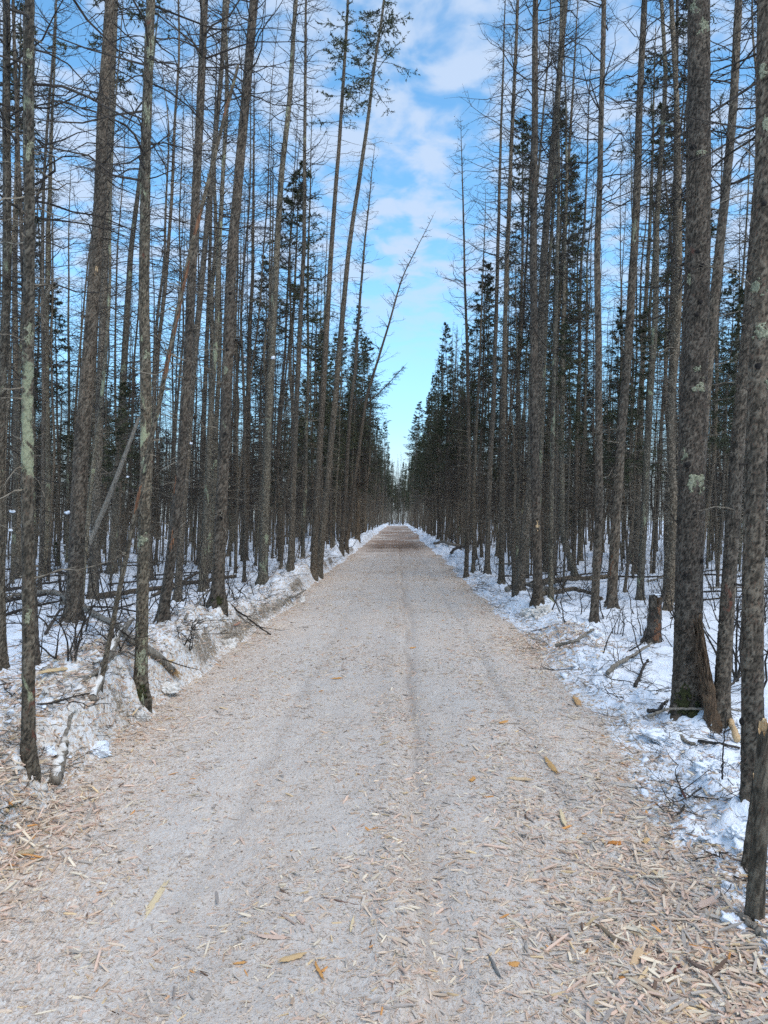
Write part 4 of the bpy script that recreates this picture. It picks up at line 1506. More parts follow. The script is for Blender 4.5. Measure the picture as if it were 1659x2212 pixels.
# ------------------------------------------------------------------ fallen wood
def fallen(name, label, pts, w0, w1, mat, twigs=0, lift=None, group=None, cat='branch', seed=1, tl=(0.08, 0.22), broken=None, snow=False):
    """centre line through photo pixels lying on the ground (pts) with optional lift above it"""
    P = []
    for k, (px, py) in enumerate(pts):
        p = ground_hit(px, py)
        P.append(p)
    P = np.array(P)
    kk = P[:, 1].mean() / FPX
    r0, r1 = w0 * kk / 2, w1 * kk / 2
    t = np.linspace(0, 1, len(P))
    n = 26
    tt = np.linspace(0, 1, n)
    C = np.stack([np.interp(tt, t, P[:, j]) for j in range(3)], -1)
    C[:, 2] = np.maximum(C[:, 2], surf(C[:, 0], C[:, 1]) - 0.01) + np.interp(tt, [0, 1], [r0 * 0.7, r1 * 0.7])
    # a stiff stem bridges hollows
    z = C[:, 2].copy()
    for _ in range(12):
        z[1:-1] = np.maximum(z[1:-1], 0.5 * (z[:-2] + z[2:]))
    for _ in range(4):
        z[1:-1] = (z[:-2] + 2 * z[1:-1] + z[2:]) / 4
    C[:, 2] = z
    if lift is not None:
        C[:, 2] += np.interp(tt, np.linspace(0, 1, len(lift)), lift)
    rng_ = np.random.default_rng(seed)
    C[1:-1] += rng_.normal(0, 0.18 * (r0 + r1), (n - 2, 3)) * np.array([1, 1, 0.4])
    base = C[0].copy()
    L = C - base
    root = bpy.data.objects.new(name, None)
    COL.objects.link(root)
    root.location = base
    tag(root, label, cat, group)
    g = Geo()
    R = np.interp(tt, [0, 1], [r0, r1]) * (1 + 0.07 * rng_.normal(0, 1, n))
    g.cap_tube(L, R, 9)
    link('stem', g.mesh('stem', mat), root)
    if twigs:
        Lt = np.array([np.linalg.norm(L[-1])])
        g = Geo()
        Q, RQ, Lq = gen_twigs(L[None], Lt, rng_, twigs, tl[0], tl[1], 5, min(max(0.35 * r1, 0.003), 0.0055), spread=50, t0=0.1)
        Q[..., 2] = np.maximum(Q[..., 2], surf(Q[..., 0] + base[0], Q[..., 1] + base[1]) - base[2] + 0.004)
        g.tubes(Q, RQ, 4)
        Q2, RQ2, _ = gen_twigs(Q, Lq, rng_, 3, 0.25, 0.5, 4, 0.002)
        g.tubes(Q2, RQ2, 3)
        link('twigs', g.mesh('twigs', BRANCH), root)
    if broken is not None:
        g = Geo()
        e = L[-1] if broken > 0 else L[0]
        d = (L[-1] - L[-4]) if broken > 0 else (L[0] - L[3])
        d /= np.linalg.norm(d)
        for _ in range(14):
            o_ = rng_.normal(0, 0.5, 3) * (r1 if broken > 0 else r0)
            dd = d + rng_.normal(0, 0.16, 3)
            ln = rng_.uniform(0.05, 0.20)
            g.tubes(np.array([[e + o_ - d * 0.04, e + o_ + dd * ln * 0.5, e + o_ + dd * ln]]), np.array([[0.008, 0.006, 0.001]]), 4)
        link('splintered_end', g.mesh('splintered_end', FRESHWOOD), root)
    if snow:
        g = Geo()
        g.tubes((L + np.array([0, 0, r0 * 0.5]))[None], (R * (0.62 + 0.22 * fbm(tt * 7 + seed, np.zeros(n), 2, seed)))[None], 7)
        o = link('snow_crust', g.mesh('snow_crust', DIRTY), root)
    return root


fallen('fallen_pole', 'grey fallen pole with splintered orange end crossing behind the mottled trunk', [(60, 1296), (120, 1302), (200, 1350), (290, 1400), (372, 1468)], 15, 12, DEADWOOD, 10, [0.12, 0.12, 0.10, 0.06, 0.05], broken=1, cat='pole', seed=3, tl=(0.04, 0.14))
fallen('fallen_pole', 'snow-crusted pole crossing under the grey fallen pole', [(286, 1350), (252, 1395), (222, 1450), (200, 1520)], 16, 14, DEADWOOD, 0, [0.05, 0.03, 0.0, 0.0], snow=True, cat='pole', seed=4)
fallen('fallen_log', 'long dark fallen log lying across the snow behind the stout trunk', [(205, 1293), (300, 1286), (400, 1274), (460, 1266), (510, 1258)], 12, 8, BARK_B, 6, [0.0, 0.05, 0.08, 0.1, 0.1], cat='log', seed=5)
fallen('fallen_log', 'second thin fallen log rising beside the long dark one', [(330, 1290), (400, 1262), (444, 1242)], 8, 5, BARK_B, 4, [0, 0.05, 0.1], cat='log', seed=6)
fallen('fallen_branch', 'curved dark branch arching over snow in front of the thick leaning trunk', [(98, 1372), (130, 1330), (180, 1322), (250, 1322), (310, 1330)], 6, 4, BRANCH, 12, [0, 0.06, 0.06, 0.05, 0.03], seed=7)
fallen('fallen_branch', 'grey branch lying at the foot of the thin leaning dead stem', [(180, 1478), (225, 1455), (280, 1425), (300, 1423)], 7, 4, DEADWOOD, 5, seed=8)
fallen('fallen_branch', 'dark stick on chip bank beside the pale flaky trunk', [(98, 1525), (150, 1510), (200, 1497)], 5, 3, BRANCH, 5, seed=9)
fallen('fallen_branch', 'pale straight pole lying along the chip bank near the pale flaky trunk', [(118, 1660), (142, 1590), (158, 1540)], 10, 7, DEADWOOD, 0, seed=10)
fallen('fallen_branch', 'broad snow-frosted plank of bark at the foot of the pale flaky trunk', [(118, 1700), (128, 1655), (140, 1610)], 26, 18, DEADWOOD, 0, seed=11, snow=True)
for k, (lab, pts, w) in enumerate([
    ('dark brush stem lowest of the heap at the left border', [(0, 1335), (60, 1322), (135, 1312)], 8),
    ('dark brush stem in the middle of the heap at the left border', [(0, 1312), (70, 1306), (150, 1290)], 9),
    ('dark brush stem topmost of the heap at the left border', [(10, 1292), (70, 1288), (170, 1262)], 7),
    ('pale broken brush stem in the heap at the left border', [(0, 1326), (40, 1318), (76, 1308)], 9)]):
    fallen('brush_stem', lab, pts, w, w * 0.5, DEADWOOD if k == 3 else BRANCH, 14, [0.06 * k, 0.06 * k + 0.05, 0.1], seed=20 + k, tl=(0.2, 0.5))
fallen('fallen_branch', 'thin twiggy branch lying below the stout even grey trunk', [(480, 1300), (530, 1345), (585, 1372)], 5, 3, BRANCH, 10, [0, 0.05, 0.0], seed=30)
fallen('fallen_branch', 'grey forked branch on snow between crooked-foot trunk and stout trunk', [(400, 1340), (440, 1298), (485, 1262)], 5, 3, DEADWOOD, 8, [0, 0.04, 0.16], seed=31)
fallen('fallen_branch', 'small branch sticking from the bank by the clump of dirty snow', [(612, 1308), (645, 1292), (660, 1286)], 5, 3, DEADWOOD, 5, [0, 0.05, 0.1], seed=32)
fallen('fallen_log', 'grey log end lying at the track edge on the left far side', [(697, 1162), (715, 1172), (722, 1180)], 7, 6, DEADWOOD, 0, [0.3, 0.1, 0.05], cat='log', seed=33)
# right side
fallen('fallen_branch', 'single grey stick on white snow below the stump', [(1312, 1460), (1360, 1430), (1408, 1400)], 10, 5, DEADWOOD, 4, [0.0, 0.03, 0.05], seed=40)
fallen('fallen_branch', 'long thin curved branch lying across the foot of the thickest trunk', [(1398, 1563), (1440, 1558), (1520, 1556), (1602, 1566)], 7, 4, DEADWOOD, 4, [0.04, 0.08, 0.07, 0.1], seed=41)
fallen('fallen_branch', 'dark branch propped against the stump', [(1386, 1390), (1412, 1350), (1448, 1310)], 7, 4, BRANCH, 6, [0.0, 0.10, 0.35], seed=42)
fallen('fallen_log', 'thick fallen log behind the plumb straight trunk', [(1095, 1278), (1125, 1268), (1165, 1276), (1200, 1280)], 11, 9, DEADWOOD, 6, [0.0, 0.06, 0.04, 0.03], cat='log', seed=43)
fallen('fallen_log', 'upper dark fallen log reaching behind the slim straight trunk', [(1150, 1275), (1230, 1262), (1330, 1256)], 14, 9, BARK_B, 12, [0.08, 0.08, 0.08], cat='log', seed=44)
fallen('fallen_log', 'lower dark fallen log beside the upper one right of the track', [(1170, 1293), (1240, 1284), (1275, 1288), (1300, 1296)], 11, 7, BARK_B, 10, [0.04, 0.05, 0.04, 0], cat='log', seed=45)
fallen('fallen_log', 'pale fallen log at far track edge above the branch pile', [(938, 1180), (975, 1184), (1010, 1188)], 7, 5, DEADWOOD, 8, [0.1, 0.1, 0.1], cat='log', seed=46)
fallen('fallen_branch', 'dark twiggy branch of the pile at the far track edge', [(975, 1200), (1010, 1186), (1060, 1180)], 6, 3, BRANCH, 18, [0.05, 0.15, 0.2], seed=47, tl=(0.2, 0.5))
fallen('fallen_branch', 'broken branch lying on the splintered wood heap by the track', [(1200, 1402), (1240, 1395), (1282, 1372)], 8, 6, DEADWOOD, 3, [0.02, 0.03, 0.05], seed=48)
fallen('fallen_branch', 'mossy grey stick lying in snow between thickest trunk and right border', [(1448, 1592), (1480, 1606), (1500, 1612)], 9, 7, DEADWOOD, 3, seed=49)
fallen('fallen_branch', 'dark stick beside the mossy grey one, ending at the border trunk', [(1510, 1604), (1560, 1610), (1598, 1620)], 7, 5, BRANCH, 8, seed=50)
fallen('fallen_branch', 'thin dark twig standing upright in snow before the border trunk', [(1560, 1690), (1562, 1688), (1570, 1682)], 4, 2.5, BRANCH, 1, [0.0, 0.16, 0.36], seed=51)
fallen('fallen_branch', 'thick grey stick poking from snow at the lower right border', [(1600, 1985), (1630, 2010), (1650, 2030)], 16, 12, DEADWOOD, 2, seed=52)
fallen('split_plank', 'pale split plank leaning at the foot of the dark trunk behind the snag', [(1592, 1610), (1572, 1560), (1560, 1520)], 13, 5, FRESHWOOD, 0, [0.02, 0.05, 0.10], cat='plank', seed=53)
fallen('fallen_branch', 'thin twiggy branch hanging over snow right of the split snag', [(1560, 1520), (1590, 1500), (1655, 1470)], 6, 3, BRANCH, 12, [0.05, 0.12, 0.25], seed=54, tl=(0.2, 0.5))
fallen('fallen_branch', 'clump of dark debris twigs in snow before the mossy foot', [(1400, 1540), (1425, 1545), (1440, 1530)], 9, 5, BRANCH, 12, [0.0, 0.02, 0.05], seed=55)
fallen('fallen_branch', 'dark twig bundle poking from snow midway to the stump', [(1372, 1490), (1385, 1465), (1400, 1440)], 8, 4, BRANCH, 14, [0.0, 0.03, 0.06], seed=56)

rg = np.random.default_rng(31)
for k in range(26):
    sgn = -1 if k % 2 else 1
    y_ = rg.uniform(10, 24)
    x_ = sgn * rg.uniform(3.2, 0.5 * y_ + 2)
    a_ = rg.normal(0, 0.5)
    L_ = rg.uniform(1.2, 3.2)
    pa = np.array([[x_ - L_ / 2 * math.cos(a_), y_ - L_ / 2 * math.sin(a_)], [x_ + L_ / 2 * math.cos(a_), y_ + L_ / 2 * math.sin(a_)]])
    if np.any((pa[:, 0] > -2.4) & (pa[:, 0] < 2.2)):
        continue
    pp = []
    for t_ in (0, 0.5, 1):
        q = pa[0] * (1 - t_) + pa[1] * t_
        pp.append(project((q[0], q[1], float(surf(q[0], q[1]))))[:2])
    if not (0 < pp[1][0] < W0):
        continue
    lab = 'thin fallen limb on snow among trunks deeper in the %s wood' % ('left' if sgn < 0 else 'right')
    fallen('fallen_branch', lab, pp, 4.2, 2.2, BRANCH if k % 3 else DEADWOOD, 9, [rg.uniform(0, 0.1), 0.08, rg.uniform(0, 0.3)], group=lab, seed=300 + k)

# scattered small dead twigs on the banks
twig_meshes = []
for k in range(6):
    rg = np.random.default_rng(900 + k)
    g = Geo()
    n = 9
    P = np.zeros((1, n, 3))
    P[0, :, 0] = np.linspace(0, 1, n)
    P[0, :, 1] = np.cumsum(rg.normal(0, 0.035, n))
    P[0, :, 2] = 0.02 + np.abs(np.cumsum(rg.normal(0, 0.02, n)))
    g.tubes(P, (0.011 * (1 - 0.7 * np.linspace(0, 1, n)))[None], 5)
    Q, RQ, Lq = gen_twigs(P, np.array([1.0]), rg, 9, 0.12, 0.4, 4, 0.005)
    Q[..., 2] = np.abs(Q[..., 2])
    g.tubes(Q, RQ, 3)
    twig_meshes.append(g.mesh('twig', BRANCH if k % 3 else BRANCH_PALE))
rg = np.random.default_rng(77)
tw_first = []
cnt = 0
for _ in range(600):
    if cnt >= 110:
        break
    y = 3.2 * (20 / 3.2) ** rg.random()
    side = rg.random() < 0.62
    s = rg.exponential(0.9) + 0.12
    x = float(edge_left(y)) - s if side else float(edge_right(y)) + s * 0.8
    px_, py_, _d = project((x, y, 0.2))
    if not (0 < px_ < W0 and py_ < H0):
        continue
    o = link('twig', twig_meshes[cnt % 6], None, (x, y, float(surf(x, y)) + 0.004), (rg.normal(0, 0.12), rg.normal(-0.1, 0.12), rg.uniform(0, 6.28)), (rg.uniform(0.2, 0.65),) * 3)
    lab = 'small dead twig lying among others on the %s bank' % ('left chip-covered' if side else 'right snowy')
    tag(o, lab, 'twig', lab)
    if cnt < 6:
        tw_first.append(o)
    cnt += 1

nt_ = 3200
ty = 3.0 * (30 / 3.0) ** rg.random(nt_)
ts = rg.exponential(1.1, nt_) + 0.05
tx = np.where(rg.random(nt_) < 0.6, edge_left(ty) - ts, edge_right(ty) + ts * 0.9)
tp = np.stack([tx, ty, surf(tx, ty) + 0.004], -1)
tl_ = rg.uniform(0.04, 0.22, nt_) * (1 + ty / 25)
scatter('twig_litter', tp, np.stack([rg.normal(0, 0.2, nt_), rg.normal(-0.1, 0.2, nt_), rg.uniform(0, 6.28, nt_)], -1), np.stack([tl_, tl_, tl_], -1), rg.integers(0, 6, nt_), [[o] for o in tw_first], label='fine dead twigs and bark bits strewn over the snow', cat='twigs')

# ------------------------------------------------------------------ shrubs, saplings
def shrub(label, px, py, hgt, stems, seed, spread=28, mat=BRANCH, cat='shrub', tw=6, group=None):
    b = ground_hit(px, py)
    rg = np.random.default_rng(seed)
    root = bpy.data.objects.new('bare_shrub', None)
    COL.objects.link(root)
    root.location = b
    tag(root, label, cat, group)
    for k in range(stems):
        g = Geo()
        L = np.array([hgt * rg.uniform(0.55, 1.0)])
        P, R = gen_branches(lambda z: np.array([[rg.normal(0, 0.04), rg.normal(0, 0.04), -0.03]]), rg, np.zeros(1), L, np.array([90 - abs(rg.normal(0, spread))]), np.array([80 - abs(rg.normal(0, spread))]), np.array([0.0085 * (hgt / 1.0) ** 0.5]), 8, 0.12)
        g.tubes(P, R, 5)
        Q, RQ, Lq = gen_twigs(P, L, rg, tw, 0.2, 0.5, 5, 0.003, spread=42)
        g.tubes(Q, RQ, 3)
        Q2, RQ2, _ = gen_twigs(Q, Lq, rg, 3, 0.25, 0.5, 4, 0.0018, spread=45)
        g.tubes(Q2, RQ2, 3)
        link('stem', g.mesh('stem', mat), root)


SHR = [('bare reddish shrub behind the pale flaky trunk at lower left', 105, 1262, 1.3, 5),
       ('bare shrub with crossing stems before the thick leaning trunk', 130, 1300, 1.5, 5),
       ('bare shrub beside the left border under the fallen brush', 20, 1270, 1.2, 4),
       ('low tangle of dead stems under the crossed fallen poles', 150, 1420, 0.6, 7),
       ('low tangle of dead stems at the foot of the thin leaning dead stem', 245, 1400, 0.5, 6),
       ('low dead tangle on the bank crest below the stout trunk', 400, 1400, 0.4, 6),
       ('thin dead sapling standing right beside the stout even grey trunk', 498, 1285, 1.4, 1),
       ('small dead sapling on white snow right of the stout trunk', 545, 1290, 0.8, 2),
       ('low bare twigs on snow before the slim straight trunk', 1330, 1370, 0.5, 4),
       ('low bare twigs behind the splintered wood heap', 1395, 1360, 0.5, 4),
       ('bare shrub filling the gap between split snag and border trunk', 1590, 1470, 1.5, 6),
       ('bare shrub behind the border trunk at the lower right', 1640, 1500, 1.2, 5),
       ('bare shrub on snow behind the stump', 1460, 1330, 1.2, 4),
       ('dead shrub among the fallen logs right of the track', 1215, 1270, 1.3, 5),
       ('low dead tangle at the track edge near the far branch pile', 1040, 1235, 0.9, 6),
       ('tangle of red-brown dead stems leaning at the left track edge', 740, 1190, 2.2, 6)]
for k, (lab, px, py, hg, st) in enumerate(SHR):
    shrub(lab, px, py, hg, st, 500 + k)
rg = np.random.default_rng(61)
for k in range(16):
    shrub('tiny dark dead seedling poking from clean snow left of the track', 330 + rg.uniform(-120, 250), 1230 + rg.uniform(-10, 45), 0.28, 2, 560 + k, 14, BRANCH, 'seedling', 3, 'dead seedlings in the snow')


st_src = [o for o in bpy.data.objects if o.name.startswith('stem') and o.parent is not None and o.parent.name.startswith('bare_shrub')][:10]
rg = np.random.default_rng(66)
nu = 1500
uy = 7.5 * (70 / 7.5) ** rg.random(nu)
ux = rg.uniform(-0.62, 0.62, nu) * uy + rg.normal(0, 0.5, nu)
okm = ((ux < edge_left(uy) - 0.35) | (ux > edge_right(uy) + 0.4)) & ~((uy < 9.5) & (np.abs(ux) < 4.0) & (rg.random(nu) < 0.7))
ux, uy = ux[okm], uy[okm]
us = rg.uniform(0.25, 1.0, len(ux))
scatter('undergrowth', np.stack([ux, uy, surf(ux, uy) - 0.01], -1), np.stack([rg.normal(0, 0.35, len(ux)), rg.normal(0, 0.35, len(ux)), rg.uniform(0, 6.28, len(ux))], -1), np.stack([us, us, us], -1), rg.integers(0, len(st_src), len(ux)), [[o] for o in st_src], label='low tangle of bare dead stems over the forest floor', cat='undergrowth')


def sapling(label, px, py, hgt, seed, snow):
    b = ground_hit(px, py)
    rg = np.random.default_rng(seed)
    cf = lambda z: np.stack([0.02 * np.sin(np.asarray(z) * 2), 0.02 * np.cos(np.asarray(z) * 3), np.asarray(z, float)], -1)
    root = bpy.data.objects.new('spruce_sapling', None)
    COL.objects.link(root)
    root.location = b
    tag(root, label, 'sapling')
    zs = np.linspace(-0.1, hgt, 12)
    link('trunk', trunk_mesh('trunk', zs, cf(zs), 0.012 * (1.02 - np.clip(zs, 0, hgt) / hgt), 7, BARK_B), root)
    g, nd = Geo(), Geo()
    k = 46
    z = hgt * (0.08 + 0.92 * rg.random(k))
    L = (0.06 + 0.42 * (1 - z / hgt)) * rg.uniform(0.6, 1.1, k) * hgt / 1.2
    P, R = gen_branches(cf, rg, z, L, rg.normal(-5, 12, k), rg.normal(-12, 14, k), np.full(k, 0.004), 5, 0.12)
    g.tubes(P, R, 4)
    Q, RQ, Lq = gen_twigs(P, L, rg, 6, 0.25, 0.5, 3, 0.002)
    g.tubes(Q, RQ, 3)
    needles(nd, Q, rg, 26, 0.022, 0.004)
    needles(nd, P, rg, 40, 0.022, 0.004)
    link('branches', g.mesh('branches', BRANCH), root)
    link('crown', nd.mesh('crown', NEEDLE), root)
    for s in range(snow):
        j = int(rg.integers(0, k))
        e = P[j, 3] + b
        o = blob('snow_clump', tuple(e + np.array([0, 0, 0.01])), (rg.uniform(0.05, 0.09), rg.uniform(0.05, 0.09), 0.06), 70 + s + seed, SNOWM, 0.7, 2)
        tag(o, 'small snow clump resting on the spruce sapling left of the thick trunk', 'snow', 'snow clumps on the sapling')


sapling('small snow-laden spruce sapling on the snow near the left border', 138, 1205, 1.5, 11, 7)
sapling('dark little spruce seedling in front of the snow-laden sapling', 118, 1232, 0.8, 12, 0)
# sprig of green needles at the left border, low in the picture
b = ground_hit(8, 1790)
rg = np.random.default_rng(5)
root = bpy.data.objects.new('spruce_sprig', None)
COL.objects.link(root)
root.location = b
tag(root, 'green spruce sprig poking in at the left border above the chip heap', 'sprig')
g, nd = Geo(), Geo()
P, R = gen_branches(lambda z: np.array([[-0.16, 0.03, 0.06], [-0.15, -0.03, 0.02], [-0.16, 0.0, -0.02]]), rg, np.zeros(3), np.array([0.2, 0.22, 0.2]), np.array([15., 5, 0]), np.array([5., 0, -15]), np.full(3, 0.003), 6, 0.1, np.array([0.2, -0.2, 0.0]))
g.tubes(P, R, 4)
Q, RQ, Lq = gen_twigs(P, np.full(3, 0.22), rg, 6, 0.3, 0.5, 3, 0.0015)
g.tubes(Q, RQ, 3)
needles(nd, Q, rg, 60, 0.016, 0.0018)
needles(nd, P, rg, 110, 0.016, 0.0018)
link('stem', g.mesh('stem', BRANCH), root)
link('needles', nd.mesh('needles', NEEDLE), root)

# ------------------------------------------------------------------ snow lumps
rg = np.random.default_rng(88)
clod_src = []
CLODS = [('large dirty overhanging snow chunk on the bank crest below the crooked-foot trunk', 492, 1395, 40, 34, DIRTY),
         ('crumbly snow chunk beside the foot of the mottled trunk', 352, 1490, 44, 26, DIRTY),
         ('grey snow lump under the foot of the mottled trunk', 300, 1550, 32, 30, DIRTY),
         ('white snow lump on the chip bank right of the pale flaky trunk', 205, 1625, 52, 26, SNOWM),
         ('white snow lump at the foot of the pale flaky trunk', 105, 1625, 30, 24, SNOWM),
         ('small dirty snow chunk at the track edge below the lichen-grey trunk', 652, 1300, 14, 22, DIRTY),
         ('chip-dusted snow mound in front of the plumb straight trunk', 1168, 1330, 62, 30, DIRTY),
         ('white snow chunk behind the splintered wood heap', 1275, 1368, 34, 20, SNOWM),
         ('white snow lump in front of the border trunk', 1545, 1660, 60, 34, SNOWM),
         ('white snow lump beside the lichen-grey stub', 1590, 1800, 46, 34, SNOWM),
         ('white snow lump at the lower right border beside the frontmost stub', 1590, 1995, 60, 40, SNOWM),
         ('rounded snow lump in front of the mossy foot', 1440, 1600, 70, 34, SNOWM)]
for k, (lab, px, py, w, hh, mt) in enumerate(CLODS):
    b = ground_hit(px, py)
    kk = b[1] / FPX
    o = blob('snow_chunk', (b[0], b[1] + 0.1 * w * kk, b[2] - 0.01), (w * kk * 0.6, w * kk * 0.55, hh * kk * 0.6), 30 + k, mt, 1.0, 5 if w > 30 else 4, 0.5, -0.5)
    tag(o, lab, 'snow')
small = []
for k in range(4):
    o = blob('x', (0, 0, 0), (1, 1, 1), 10 + k, SNOWM if k % 2 else DIRTY, 0.6, 2, 0.8, -0.3)
    me = o.data
    bpy.data.objects.remove(o)
    me.name = 'snow_crumb'
    small.append(me)
cr_first = []
pts, sc_, ro_, ix_ = [], [], [], []
while len(pts) < 3600:
    y = 2.2 * (26 / 2.2) ** rg.random()
    side = rg.random() < 0.55
    s = abs(rg.normal(0.35, 0.55)) + 0.02
    x = float(edge_left(y)) - s if side else float(edge_right(y)) + s
    pts.append((x, y, 0))
    r = min(0.006 + rg.exponential(0.008), 0.04)
    sc_.append((r * rg.uniform(0.8, 1.4), r * rg.uniform(0.8, 1.4), r))
    ro_.append((rg.normal(0, 0.4), rg.normal(0, 0.4), rg.uniform(0, 6.28)))
    ix_.append(int(rg.integers(0, 2)) * 2 + (0 if side and rg.random() < 0.85 else 1))
pts = np.array(pts)
pts[:, 2] = surf(pts[:, 0], pts[:, 1])
order = np.argsort([-s[0] / p[1] for s, p in zip(sc_, pts)])
solo = []
for i in order:
    px_, py_, _d = project(pts[i])
    if 0 < px_ < W0 and py_ < H0 and len(solo) < 60:
        solo.append(int(i))
for i in solo:
    side = 'left' if pts[i][0] < 0 else 'right'
    o = link('snow_crumb', small[ix_[i]], None, tuple(pts[i]), ro_[i], sc_[i])
    lab = 'loose snow crumb among others along the %s edge of the track' % side
    tag(o, lab, 'snow', lab)
    if not any(q.data == small[ix_[i]] for q in cr_first):
        cr_first.append(o)
ss = set(solo)
keep = [i for i in range(len(pts)) if i not in ss]
cr_first.sort(key=lambda o: small.index(o.data))
scatter('snow_crumbs', pts[keep], np.array(ro_)[keep], np.array(sc_)[keep], np.array(ix_)[keep] % len(cr_first), [[o] for o in cr_first], label='fine snow crumbs strewn along both track edges', cat='snow')
# snow lodged on twigs in the wood
for k, (px, py, Y, s) in enumerate([(590, 773, 14, 12), (197, 521, 20, 0), (328, 886, 14, 9), (527, 790, 18, 9), (413, 958, 13, 9), (543, 848, 18, 8), (526, 772, 18, 9), (27, 1105, 14, 14), (22, 1145, 13, 12), (145, 1108, 14, 14), (270, 985, 15, 7), (276, 1030, 15, 8)]):
    if s == 0:
        continue
    p = at_depth(px, py, Y)
    kk = Y / FPX
    o = blob('snow_clump', tuple(p), (s * kk * 0.42, s * kk * 0.36, s * kk * 0.34), 150 + k, SNOWM, 0.9, 3, 0.7, -0.7)
    tag(o, 'small white snow clump lodged on twigs among the left trunks', 'snow', 'snow clumps lodged in the left wood')
    # the dead twig that carries it, fixed to the nearest standing stem
    g = Geo()
    g.tubes(np.array([[p + np.array([-0.55, 0.25, 0.05]), p + np.array([-0.2, 0.1, -0.02]), p + np.array([0, 0, -s * kk * 0.3]), p + np.array([0.2, -0.05, -0.1])]]), np.array([[0.008, 0.006, 0.005, 0.002]]), 4)
    tag(link('dead_branch', g.mesh('dead_branch', BRANCH)), 'dead twig carrying a snow clump among the left trunks', 'branch', 'snow carrying twigs in the left wood')

# ------------------------------------------------------------------ wood chips
def chip_mesh(seed):
    rg = np.random.default_rng(seed)
    n = 5
    xs_ = np.array([-0.5, -0.34, 0.0, 0.33, 0.5]) + rg.normal(0, 0.03, n)
    w = np.array([0.25, 0.85, 1.0, 0.85, 0.3]) * rg.uniform(0.75, 1.15, n) * 0.5
    if seed % 3 == 0:
        w[0] = 0.42
    if seed % 4 == 1:
        w[-1] = 0.45
    th = np.array([0.5, 0.9, 1.0, 0.9, 0.4]) * rg.uniform(0.7, 1.2, n) * 0.5
    cy = np.cumsum(rg.normal(0, 0.10, n))
    cz = np.cumsum(rg.normal(0, 0.16, n))
    V = []
    for k in range(n):
        for sy, sz in ((-1, -1), (1, -1), (1, 1), (-1, 1)):
            V.append((xs_[k], cy[k] + sy * w[k] * rg.uniform(0.85, 1.1), cz[k] + sz * th[k] * rg.uniform(0.7, 1.1)))
    Q = []
    for k in range(n - 1):
        for j in range(4):
            a, b_ = k * 4 + j, k * 4 + (j + 1) % 4
            Q.append((a, b_, b_ + 4, a + 4))
    Q += [(3, 2, 1, 0), (n * 4 - 4, n * 4 - 3, n * 4 - 2, n * 4 - 1)]
    return mesh_np('wood_chip', np.array(V), np.array(Q), CHIP_ONE, False)


CHIPS = [chip_mesh(i) for i in range(8)]
PALC = np.array([(0.61, 0.48, 0.36), (0.60, 0.43, 0.33), (0.47, 0.41, 0.35), (0.68, 0.58, 0.44), (0.52, 0.37, 0.26), (0.42, 0.36, 0.31), (0.62, 0.46, 0.27), (0.56, 0.27, 0.09), (0.13, 0.085, 0.06), (0.26, 0.22, 0.19)])
PALW = np.array([0.22, 0.22, 0.15, 0.15, 0.11, 0.08, 0.04, 0.006, 0.008, 0.010])
PALW /= PALW.sum()
rg = np.random.default_rng(4)
NC = 330000
u = rg.random(NC)
p_ = 1.25
y0, y1 = 1.9, 34.0
yy_ = (y0 ** (1 - p_) + u * (y1 ** (1 - p_) - y0 ** (1 - p_))) ** (1 / (1 - p_))
xx_ = rg.uniform(-4.6, 2.9, NC)
el_, er_ = edge_left(yy_), edge_right(yy_)
inside = (xx_ > el_) & (xx_ < er_)
cl1 = vnoise(xx_ * 2.2, yy_ * 1.2, 61)
cl2 = vnoise(xx_ * 7, yy_ * 7, 62)
den = 0.13 + 0.85 * sstep(0.38, 0.78, cl1) * 0.7 + 0.5 * sstep(0.45, 0.8, cl2) * 0.6
wind = 0.5 * np.exp(-((xx_ - 0.75) / 0.18) ** 2) + 0.5 * np.exp(-((xx_ - 0.0) / 0.12) ** 2) + 0.9 * np.exp(-((xx_ - er_ + 0.12) / 0.3) ** 2) + 0.9 * np.exp(-((xx_ - el_ - 0.08) / 0.22) ** 2)
den = den + wind * 0.55
den = den + 0.5 * sstep(0.2, 1.2, xx_) * sstep(5.5, 2.5, yy_)
out_l = np.exp(-np.clip(el_ - xx_, 0, None) / 1.5) * 0.75
out_r = np.exp(-np.clip(xx_ - er_, 0, None) / 0.42) * 0.75
heap = 1.6 * np.exp(-(((xx_ - 2.05) / 0.45) ** 2 + ((yy_ - 9.6) / 1.0) ** 2)) + 1.2 * np.exp(-(((xx_ + 1.95) / 0.3) ** 2 + ((yy_ - 3.9) / 0.7) ** 2)) + 0.9 * np.exp(-(((xx_ + 2.5) / 0.5) ** 2 + ((yy_ - 6.0) / 0.8) ** 2))
den = np.where(inside, den, np.where(xx_ < 0, out_l, out_r) * (0.35 + 1.0 * sstep(0.35, 0.7, cl2)) + heap)
ok = rg.random(NC) < np.clip(den, 0, 1.15) / 1.15
xx_, yy_, inside, el_, er_, wind, heap = [a[ok] for a in (xx_, yy_, inside, el_, er_, wind, heap)]
n = len(xx_)
bigf = sstep(0.2, 1.2, xx_) * sstep(6.0, 2.6, yy_) * 0.75 + np.clip(wind, 0, 1) * 0.25 + heap * 0.5 + sstep(0.05, -0.2, xx_ - el_) * 0.4
ln = np.exp(rg.normal(math.log(0.0160), 0.55, n)) * (1 + 1.3 * bigf) * (1 + yy_ / 24)
ln = np.clip(ln, 0.005, 0.13)
wd = np.maximum(ln * rg.uniform(0.08, 0.24, n), 0.0022)
wd = np.minimum(wd, 0.014)
th_ = np.maximum(wd * rg.uniform(0.25, 0.6, n), 0.0012)
zz_ = surf(xx_, yy_)
ci = rg.choice(len(PALC), n, p=PALW)
